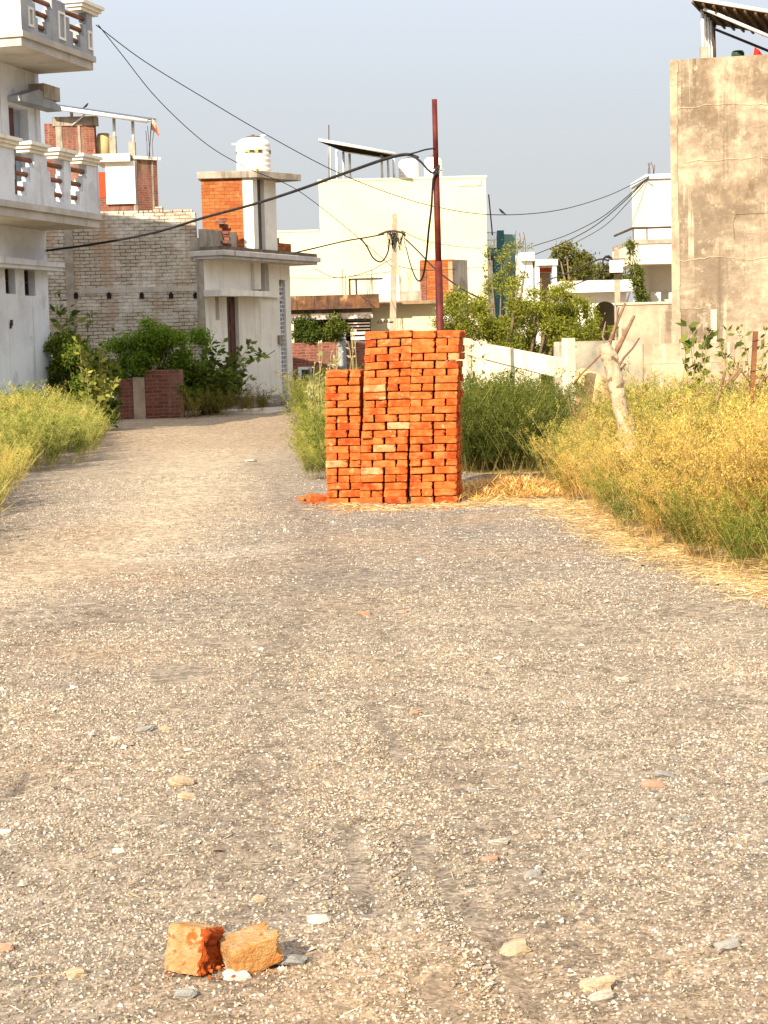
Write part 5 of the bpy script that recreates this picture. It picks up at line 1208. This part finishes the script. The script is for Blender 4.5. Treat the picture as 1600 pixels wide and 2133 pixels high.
tree('leafy_bush', 'dense dark green bush filling the corner between balcony house and path', 'bush', (W(170, 800, 34).x, 34.0, 0), cs, rs, 17000, .085, .45, (.03, .07, .008), (.22, .26, .035), 18, r0=.03, jit=.06, up=.3)
sp = [(415, 790, 24), (440, 800, 24), (470, 800, 20), (400, 820, 22), (430, 835, 22), (460, 780, 16), (395, 790, 18)]
cs, rs = blob(loosen(sp, 3, .3, .66, 5), 39.0, g, .35)
tree('leafy_bush', 'olive green bush at the foot of the white facade below the dark door', 'bush', (W(430, 800, 39.2).x, 39.2, 0), cs, rs, 9000, .085, .45, (.03, .065, .008), (.20, .23, .03), 19, r0=.03, jit=.06, up=.3)
def stalk_plant(name, label, cat, base, tips, seed, nleaf=16, size=.14, lo=(.05, .09, .012), hi=(.22, .26, .05), r0=.012, aspect=.5, wid=.13, start=.3, group=None):
    """upright stalks with broad paired leaves"""
    g = np.random.default_rng(seed); t = thing(name, label, cat, base, group); m = MB(); PP = []; OO = []
    for tip in tips:
        b = Vector(base) + Vector((g.normal(0, .1), g.normal(0, .1), 0)); tp = Vector(tip); k = b.lerp(tp, .5) + Vector((g.normal(0, .08), g.normal(0, .08), .1))
        f = lambda s: b * ((1 - s) ** 2) + k * (2 * s * (1 - s)) + tp * (s * s)
        m.tube([f(s) for s in np.linspace(0, 1, 6)], [r0 * (1 - .6 * s) for s in np.linspace(0, 1, 6)], 5)
        for s in np.concatenate([start + (1 - start) * g.random(nleaf), [1, 1, 1]]):
            p = np.array(f(float(s))); a = g.random() * 6.283; o = np.array([np.cos(a), np.sin(a), .5 * g.random()]) * 1.5
            PP.append(p + o * wid * .05); OO.append(o)
    m.build('stem', M_stalk, t)
    P = np.array(PP); V, c = leafy(P, g, size, aspect, lo, hi, .5, np.array(OO) * 1.2)
    npmesh('foliage', V, np.arange(len(V)).reshape(-1, 4), c, attrmat('leaf', .25), parent=t); return t
M_stalk = pmat('stalk', (.30, .25, .12), (.22, .16, .08), 6)
def tips(lst, D, jd=.4):
    return [at(px, py, D + random.Random(px * 7 + py).uniform(-jd, jd)) for px, py in lst]
stalk_plant('broadleaf_shrub', 'tall broad-leaved shrub standing against the balcony house corner', 'shrub', (W(135, 880, 34.5).x, 34.5, 0), tips([(125, 610), (145, 640), (115, 650), (160, 665), (190, 655), (130, 690), (108, 700), (150, 700), (175, 720), (118, 730), (140, 745), (165, 745), (105, 760), (195, 740), (128, 770), (150, 775)], 34.5), 51, 34, .17, (.035, .07, .01), (.2, .25, .045))
stalk_plant('broadleaf_shrub', 'sunlit yellowish flowering shrub in front of the dark green bush', 'shrub', (W(190, 900, 33).x, 33.0, 0), tips([(165, 710), (178, 725), (190, 745), (205, 715), (215, 735), (225, 760), (235, 765), (200, 775), (180, 770), (165, 760), (240, 790), (220, 800), (195, 810), (175, 800), (232, 825), (210, 840)], 33), 52, 40, .13, (.07, .10, .015), (.40, .38, .08))
stalk_plant('broadleaf_shrub', 'wide broad-leaved bush spreading before the dark wooden door', 'bush', (W(425, 860, 39.3).x, 39.3, 0), tips([(400, 760), (430, 745), (450, 735), (465, 712), (480, 740), (500, 730), (525, 712), (545, 738), (505, 770), (520, 790), (490, 800), (470, 770), (440, 780), (415, 790), (395, 800), (460, 820), (430, 830), (400, 830), (385, 745), (490, 760), (508, 812), (440, 715)], 39.3), 53, 44, .18, (.04, .075, .01), (.22, .27, .05), wid=.2)
stalk_plant('wild_shoot', 'thin shoots of a weed standing against the limewashed wall', 'plant', (W(385, 800, 39.9).x, 39.9, 0), tips([(375, 690), (350, 685), (402, 720), (318, 690), (290, 705), (240, 690)], 39.9, .15), 54, 8, .13, (.07, .11, .02), (.24, .26, .05))
stalk_plant('flowering_weed', 'tall pale flowering weed stalks left of the brick stack', 'plant', (W(665, 850, 24).x, 24.0, 0), tips([(664, 715), (672, 740), (690, 735), (702, 722), (655, 760), (683, 760), (700, 750), (645, 790), (712, 735), (640, 810), (660, 800)], 24, .3), 55, 14, .07, (.2, .22, .06), (.6, .54, .32), wid=.06)
stalk_plant('flowering_weed', 'pale straw-coloured tall stalks against the verandah house wall', 'plant', (W(735, 850, 25).x, 25.0, 0), tips([(730, 690), (735, 700), (738, 695), (742, 710), (726, 715)], 25, .2), 56, 3, .06, (.4, .36, .2), (.65, .58, .4), wid=.04)
stalk_plant('sapling', 'young sapling with broad leaves against the ochre garden wall', 'sapling', (W(1442, 850, 23).x, 23.0, 0), tips([(1432, 680), (1445, 690), (1430, 720), (1475, 690), (1470, 715), (1480, 705), (1465, 720), (1450, 745), (1432, 770), (1458, 775)], 23, .1), 57, 5, .13, (.05, .085, .012), (.22, .24, .05), .008, .65, start=.75)
stalk_plant('sapling', 'sparse leafy sapling around the rusty post at the right edge', 'sapling', (W(1545, 850, 22.5).x, 22.5, 0), tips([(1515, 690), (1540, 680), (1550, 700), (1530, 720), (1510, 740), (1560, 730), (1585, 720), (1595, 690), (1575, 750), (1590, 770), (1520, 765), (1500, 720)], 22.5, .2), 58, 9, .10, (.08, .10, .02), (.28, .26, .06), .008, .5, start=.5)
stalk_plant('broadleaf_shrub', 'small green bush just right of the brick stack by the precast wall', 'shrub', (W(1055, 900, 23.5).x, 23.5, 0), tips([(1050, 770), (1070, 775), (1040, 790), (1065, 800), (1080, 795), (1030, 800), (1055, 810), (1010, 780), (995, 790)], 23.5, .2), 59, 22, .08, (.05, .09, .012), (.2, .24, .04))
stalk_plant('wild_shoot', 'thin dry climber on the cream precast wall beside the stack', 'plant', (W(985, 800, 25).x, 25.0, 0), tips([(980, 640), (992, 690), (1000, 720), (975, 720), (1010, 740), (968, 690)], 25, .2), 60, 10, .07, (.16, .15, .04), (.4, .34, .12), .006)
stalk_plant('climber', 'sparse climbing plant on the right edge of the cream block', 'plant', (W(1022, 640, 58).x, 58.0, 0), tips([(1010, 512), (1015, 530), (1018, 550), (1012, 565), (1020, 585), (1016, 600), (1008, 530)], 58, .2), 61, 14, .14, (.12, .13, .03), (.36, .32, .1), .012, start=.55)
# dead pale trunk with broken branches
dt = thing('dead_tree', 'pale leaning dead tree trunk with broken bare branches among the weeds', 'tree', (W(1322, 1000, 19).x, 19.0, 0))
pts = [at(*q, 19) for q in [(1324, 1003), (1303, 880), (1294, 850), (1283, 800), (1273, 765), (1266, 740), (1258, 716)]]; k = 19 / FPX
M_dead = pmat('pale_bark', (.64, .50, .34), (.46, .34, .22), 7, bump=1.0, bscale=60, spot=((.22, .145, .09), 11, .58), streak=((.25, .17, .11), 4, .56))
def spl(P, R, n):
    o = []; q = []
    for i in range(n + 1):
        f = i / n * (len(P) - 1); a = min(int(f), len(P) - 2); f -= a
        o.append(Vector(P[a]).lerp(Vector(P[a + 1]), f)); q.append(R[a] * (1 - f) + R[a + 1] * f)
    return o, q
P_, R_ = spl(pts, [20 * k, 17 * k, 16 * k, 14.5 * k, 15 * k, 17 * k, 13 * k], 46)
m = MB(); m.tube(P_, R_, 22)
for v in m.v[:]:
    nn = mnoise.noise(Vector((v.x * 9, v.y * 9, v.z * 4))) * .028 + mnoise.noise(v * 26) * .013 + mnoise.noise(Vector((v.x * 60, v.y * 60, v.z * 9))) * .007
    ax = min(P_, key=lambda p: (p - v).length_squared); v += (v - ax).normalized() * nn
m.build('trunk', M_dead, dt)
M_twig = pmat('brown_twig', (.25, .15, .09), (.16, .09, .05), 8, bump=.4)
for q, rr in (([(1262, 735), (1275, 700), (1288, 665), (1302, 632)], 5), ([(1270, 760), (1290, 720), (1305, 690), (1321, 658)], 6), ([(1278, 780), (1300, 745), (1318, 725), (1332, 704)], 3), ([(1278, 785), (1292, 772), (1303, 758)], 3), ([(1258, 730), (1240, 750), (1215, 775), (1195, 800)], 3), ([(1262, 725), (1280, 690), (1290, 640)], 2.2), ([(1262, 722), (1255, 700), (1262, 670)], 2)):
    MB().tube([at(*p, 19 + .05 * i) for i, p in enumerate(q)], [rr * k * (1 - .15 * i) for i in range(len(q))], 7).build('branch', M_twig, dt)
# dirt mound behind the dead tree
def mound(px, py, D, rx, ry, h, col, seed, label):
    c = W(px, py, D); X, Y = np.meshgrid(np.linspace(-1, 1, 30), np.linspace(-1, 1, 30)); r_ = np.hypot(X, Y); Z = np.clip(1 - r_ ** 2, 0, 1) ** .8 * h * (.7 + .5 * vnoise(X, Y, 3, seed)) - .03
    V = np.stack([c.x + X * rx, D + Y * ry, Z], -1).reshape(-1, 3); i = np.arange(29 * 29); a = i // 29 * 30 + i % 29
    o = npmesh('earth_mound', V, np.stack([a, a + 1, a + 31, a + 30], 1), None, col, loc=(c.x, D, 0), smooth=True); tag(o, label, None, kind='structure')
mound(1228, 800, 26, .75, .7, 1.05, pmat('pale_earth', (.62, .40, .2), (.5, .32, .17), 3, bump=.6), 3, 'pale orange earth mound behind the dead trunk')
# dead brown branch pieces and rusty post at right
db = thing('dead_branch', 'bare dark forked dead stump sticking out of the weeds at right', 'branch', (W(1490, 850, 19).x, 19.0, 0))
for q, rr in (([(1487, 900), (1490, 850), (1498, 820), (1512, 800), (1535, 775), (1538, 755)], 6), ([(1498, 822), (1505, 795), (1510, 772)], 4), ([(1515, 800), (1530, 790), (1545, 770)], 3)):
    MB().tube([at(*p, 19) for p in q], [rr * 19 / FPX * (1 - .12 * i) for i in range(len(q))], 7).build('limb', M_twig, db)
db = thing('dead_branch', 'thin bare twig lying across the yellow weeds', 'branch', at(1395, 870, 18))
MB().tube([at(*p, 18) for p in [(1392, 862), (1410, 838), (1425, 830), (1450, 822), (1475, 812)]], [.018, .016, .013, .01, .006], 6).build('limb', M_twig, db)
db = thing('dead_branch', 'tangled dark dead brushwood at the foot of the rusty post', 'branch', (W(1570, 820, 21).x, 21.0, 0)); g2 = random.Random(4)
for i in range(16):
    q0 = (1570 + g2.uniform(-15, 40), 815 + g2.uniform(-15, 30)); q1 = (q0[0] + g2.uniform(-50, 60), q0[1] + g2.uniform(-50, 25)); mid = ((q0[0] + q1[0]) / 2 + g2.uniform(-10, 10), (q0[1] + q1[1]) / 2 + g2.uniform(-10, 10))
    MB().tube([at(*q0, 21), at(*mid, 21 + g2.uniform(-.2, .2)), at(*q1, 21 + g2.uniform(-.3, .3))], [.014, .011, .005], 5).build('limb', M_twig, db)
for k_, (px, py, D_, lab) in enumerate(((1205, 880, 20.5, 'thin bare branch poking out of the weeds left of the dead trunk'), (1380, 905, 17.5, 'bleached dry branch in the yellow weeds right of the dead trunk'), (1545, 960, 14.5, 'grey dead branch half buried in weeds near the right edge'), (1460, 1010, 14.2, 'bare dead stalks standing in the front of the dry weeds'))):
    db = thing('dead_branch', lab, 'branch', (W(px, py + 60, D_).x, D_, 0)); g3 = random.Random(60 + k_)
    for i in range(6):
        q0 = (px + g3.uniform(-14, 14), py + 70); q1 = (px + g3.uniform(-55, 55), py - g3.uniform(10, 75)); mid = ((q0[0] + q1[0]) / 2 + g3.uniform(-12, 12), (q0[1] + q1[1]) / 2)
        MB().tube([at(*q0, D_), at(*mid, D_ - .05), at(*q1, D_ - .15)], [.011, .008, .003], 5).build('twig', M_stalk if k_ % 2 else M_twig, db)
fp = thing('fence_post', 'rusty brown fence post leaning slightly at the right edge', 'post', (W(1562, 860, 20).x, 20.0, 0))
b0 = Vector(at(1558, 880, 20)); b1 = Vector(at(1575, 690, 20)); wv = Vector((.026, 0, 0)); dv = Vector((0, .05, 0)); b0.z = 0
MB().hexa([b0 - wv, b0 + wv, b0 + wv + dv, b0 - wv + dv, b1 - wv, b1 + wv, b1 + wv + dv, b1 - wv + dv]).build('post_shaft', pmat('rusty_brown', (.22, .09, .04), (.15, .06, .03), 6), fp)
m = MB()
for i in range(3): z = .8 + .35 * i; p = b0.lerp(b1, z / b1.z); m.tube([p + Vector((-.04, -.005, 0)), p + Vector((.04, -.005, .01))], .006, 5)
m.build('wire_tie', M_iron, fp)
# dry twig at the left edge
db = thing('dry_twig', 'pale dry twigs leaning out over the gravel at left edge', 'twigs', G(0, 1090))
for q in ([(-15, 1075), (10, 1040), (28, 1003)], [(-10, 1080), (20, 1055), (45, 1038)], [(-15, 1103), (20, 1103), (42, 1097)], [(5, 1045), (12, 1020), (10, 1005)]):
    MB().tube([at(*p, 15.6) for p in q], [.006, .005, .002], 5).build('twig', M_stalk, db)

# ------------------------------------------------------------------ poles
rp0 = W(920, 800, 24); rp0.z = 0; rp1 = W(905, 207, 24)
rpole = thing('red_pole', 'tall dark red steel pole standing right behind the brick stack', 'pole', rp0)
dv = rp1 - rp0
MB().tube([rp0, rp0 + dv * .55], .052, 14).build('lower_tube', M_rust, rpole)
MB().tube([rp0 + dv * .545, rp0 + dv * .81], .044, 14).build('middle_tube', M_rust, rpole)
MB().tube([rp0 + dv * .805, rp1], .036, 14).build('upper_tube', M_rust, rpole)
cl = rp0 + dv * .80
MB().tube([cl - Vector((0, 0, .03)), cl + Vector((0, 0, .03))], .05, 12).tube([cl + Vector((-.1, 0, .02)), cl + Vector((.1, 0, .02))], .009, 6).build('clamp', M_steel, rpole)
for f in (.12, .2): p = rp0 + dv * f; MB().tube([p - Vector((0, 0, .012)), p + Vector((0, 0, .012))], .056, 12).build('band', M_steel, rpole)
m = MB(); p = rp0 + dv * .29 + Vector((.075, -.02, 0)); m.tube([p + Vector((.05 * math.cos(a / 10 * 6.283), -.01 * math.sin(a), .12 * math.sin(a / 10 * 6.283))) for a in range(11)], .012, 6); m.build('cable_coil', M_cable, rpole)
cp0 = W(817, 860, 45); cp0.z = 0; cp1 = W(822, 445, 45)
cp = thing('concrete_pole', 'tapering concrete utility pole with a tangle of cables behind the brick stack', 'pole', cp0)
m = MB(); w0, w1 = .105, .062
m.hexa([cp0 + Vector(a) for a in [(-w0, -w0, 0), (w0, -w0, 0), (w0, w0, 0), (-w0, w0, 0)]] + [cp1 + Vector(a) for a in [(-w1, -w1, 0), (w1, -w1, 0), (w1, w1, 0), (-w1, w1, 0)]]); m.build('shaft', M_conc, cp, bevel=.012)
k = W(822, 487, 44.9); m = MB()
m.tube([k + Vector((-.42, 0, -.02)), k + Vector((-.2, -.02, .06)), k + Vector((0, -.09, .07)), k + Vector((.2, -.02, .02)), k + Vector((.28, 0, -.06))], .03, 6); m.build('bracket', M_iron, cp)
m = MB(); g2 = random.Random(3)
for i in range(22):
    a = Vector((g2.uniform(-.3, .3), g2.uniform(-.12, -.02), g2.uniform(-.05, .1))); b = Vector((g2.uniform(-.25, .3), g2.uniform(-.12, 0), g2.uniform(-.15, .1))); c = (a + b) / 2 - Vector((0, .03, g2.uniform(.05, .5)))
    m.tube([k + a, k + a.lerp(c, .6), k + c, k + b.lerp(c, .6), k + b], g2.uniform(.005, .011), 5)
m.build('wire_tangle', M_cable, cp)
p = cp0.lerp(cp1, .42); m = MB(); m.tube([p + Vector((-.42, -.1, 0)), p + Vector((0, -.1, .03))], .014, 5)
for i in range(4): q = p + Vector((-.15 - .08 * i, -.1, .02)); m.tube([q, q + Vector((0, 0, .07))], .02, 6)
m.build('insulator_rack', M_iron, cp)
ip0 = W(1290, 700, 44); ip0.z = 0; ip1 = W(1284, 516, 44)
ip = thing('concrete_pole', 'far concrete utility pole with a white meter box and wire bundle before the white houses', 'pole', ip0)
m = MB(); m.hexa([ip0 + Vector(a) for a in [(-.12, -.1, 0), (.1, -.1, 0), (.1, .1, 0), (-.12, .1, 0)]] + [ip1 + Vector(a) for a in [(-.05, -.05, 0), (.05, -.05, 0), (.05, .05, 0), (-.05, .05, 0)]]); m.build('shaft', M_conc, ip, bevel=.01)
q = W(1285, 555, 43.8); f = MB().box(q.x - .19, q.x + .13, q.y - .12, q.y - .02, q.z - .15, q.z + .15).build('meter_box', M_white, ip)
MB().tube([q + Vector((-.22, -.06, .18)), q + Vector((.2, -.06, .18)), q + Vector((.2, -.06, -.18)), q + Vector((-.2, -.06, -.17))], .016, 5).build('box_bracket', M_iron, ip)
m = MB(); q = W(1266, 546, 43.8)
for i in range(16):
    pts = [q + Vector((.13 * math.cos(a * .9 + i), .04 * math.sin(i * 3 + a), .15 * math.sin(a * .9 + i) + g2.uniform(-.03, .03))) for a in range(7)]; m.tube(pts, .012, 5)
m.build('wire_bundle', M_cable, ip)

# ------------------------------------------------------------------ overhead cables
def cable(label, pts, r, name='cable', mat=None):
    P = [Vector(at(*p)) for p in pts]; out = []
    Q = [P[0] * 2 - P[1]] + P + [P[-1] * 2 - P[-2]]
    for i in range(1, len(Q) - 2):
        for s in range(8):
            t = s / 8; a, b, c, d = Q[i - 1:i + 3]
            out.append(.5 * ((2 * b) + (c - a) * t + (2 * a - 5 * b + 4 * c - d) * t * t + (3 * b - a - 3 * c + d) * t ** 3))
    out.append(P[-1]); m = MB(); m.tube(out, r, 5); o = m.build(name, mat or M_cable, None, loc=out[0]); tag(o, label, 'cable', 'overhead cables'); return o
cable('long thin wire sagging from the upper balcony across to the white terrace house', [(200, 52, 34), (300, 127, 35), (430, 207, 36), (545, 275, 37), (680, 348, 38), (790, 395, 39), (900, 429, 40), (1020, 447, 41), (1150, 440, 42.5), (1260, 410, 44), (1352, 367, 45)], .010)
cable('thin wire running steeply from the upper balcony down behind the water tank', [(205, 52, 34), (255, 115, 35), (330, 208, 36), (430, 300, 37.5), (520, 352, 39), (600, 385, 40), (660, 425, 41.5), (740, 490, 44), (822, 560, 45)], .009)
cable('thick black twisted cable bundle rising from the left wall to the red pole', [(97, 522, 34), (200, 508, 33), (320, 485, 32), (430, 452, 31), (530, 425, 29.5), (620, 396, 28), (720, 360, 26.5), (800, 332, 25.3), (845, 322, 24.8), (870, 328, 24.4)], .024)
cable('frayed tie wire holding the thick bundle to the red pole clamp', [(845, 323, 24.8), (865, 318, 24.4), (885, 312, 24.1), (905, 309, 23.95)], .012)
cable('black service cable hanging from the bundle down beside the red pole', [(862, 325, 24.4), (880, 340, 24.2), (892, 354, 24.0), (903, 360, 23.95), (914, 345, 23.95), (912, 358, 23.93), (903, 372, 23.93), (899, 430, 24), (893, 480, 24.2), (888, 535, 25), (880, 578, 27), (868, 582, 31), (855, 550, 37), (846, 515, 44.8)], .016)
cable('loop of cable drooping left of the concrete pole', [(752, 497, 44.9), (765, 515, 44.9), (778, 538, 44.9), (795, 545, 44.9), (808, 525, 44.9), (811, 498, 44.9)], .022)
cable('cable from the corner house terrace to the concrete pole', [(604, 529, 45.3), (660, 516, 45), (720, 502, 44.9), (762, 495, 44.9), (800, 488, 44.9)], .02)
cable('dark cable descending from the concrete pole towards the thorn tree', [(845, 498, 44.9), (870, 522, 43), (908, 561, 40), (960, 600, 37), (1010, 626, 34)], .02)
cable('faint wire from the concrete pole to the right edge of the cream block', [(835, 480, 45), (880, 500, 47), (940, 512, 52), (1005, 518, 58)], .010)
cable('low slack wire in front of the cream block wall', [(655, 560, 48), (700, 578, 47), (760, 568, 46), (815, 540, 45)], .010)
cable('straight wire crossing the lower cream wall left of the concrete pole', [(560, 578, 57), (650, 580, 55), (720, 577, 50), (815, 566, 45)], .009)
cable('wire from the concrete pole passing the orange stair block', [(830, 555, 45), (880, 563, 48), (940, 561, 52), (1010, 556, 58)], .010)
cable('upper of three wires fanning down from the terrace house roof', [(1352, 368, 45), (1300, 415, 47), (1250, 455, 50), (1180, 490, 54), (1110, 513, 57)], .013)
cable('middle wire of three fanning down from the terrace house roof', [(1352, 368, 45), (1300, 420, 47), (1240, 470, 50), (1180, 503, 53), (1115, 530, 56)], .014)
cable('lowest wire of three fanning down from the terrace house roof', [(1353, 370, 45), (1310, 420, 46.5), (1260, 470, 49), (1200, 505, 52), (1185, 512, 53)], .010)
cable('black cable from the far pole running left over the arched house', [(1268, 543, 43.8), (1250, 540, 44.5), (1220, 552, 46), (1180, 570, 49), (1120, 590, 54)], .022)
cable('lower black cable leaving the far pole wire bundle', [(1262, 556, 43.8), (1240, 575, 45), (1210, 588, 47), (1165, 605, 50)], .018)
cable('thin service wire from the meter box to the wild shoots', [(573, 730, 43.5), (560, 738, 42.5), (545, 744, 41.5), (500, 748, 40)], .010)
# bird on the long wire, bird on the solar panel
def bird(p, s, label, flip=1):
    t = thing('bird', label, 'bird', p); M_b = pmat('bird_black', (.02, .02, .022), (.035, .03, .03), 9)
    P = Vector(p); f = flip
    MB().tube([P + Vector((x * f, 0, z)) * s for x, z in [(.95, -.25), (.6, .02), (.35, .22), (.1, .42), (-.15, .66), (-.28, .84), (-.36, .92), (-.42, .93)]], [.03 * s, .07 * s, .17 * s, .22 * s, .2 * s, .13 * s, .13 * s, .07 * s], 9).build('body', M_b, t)
    MB().tube([P + Vector((-.44 * f, 0, .93)) * s, P + Vector((-.58 * f, 0, .89)) * s], [.035 * s, .008 * s], 6).build('beak', M_iron, t)
    for q in (-1, 1):
        MB().tube([P + Vector((.02 * f, q * .06, .3)) * s, P + Vector((.0, q * .06, .0)) * s], .015 * s, 5).build('leg', M_iron, t)
        MB().tube([P + Vector((-.1 * f, q * .17, .58)) * s, P + Vector((.3 * f, q * .18, .3)) * s, P + Vector((.75 * f, q * .08, -.02)) * s], [.06 * s, .09 * s, .02 * s], 7).build('wing', M_b, t)
bird(at(1045, 446, 41.2), .13, 'small dark bird perched on the long wire right of the cream block')
bird(at(180, 225, 61.4), .17, 'small dark bird sitting on the solar roof of the brick house', -1)
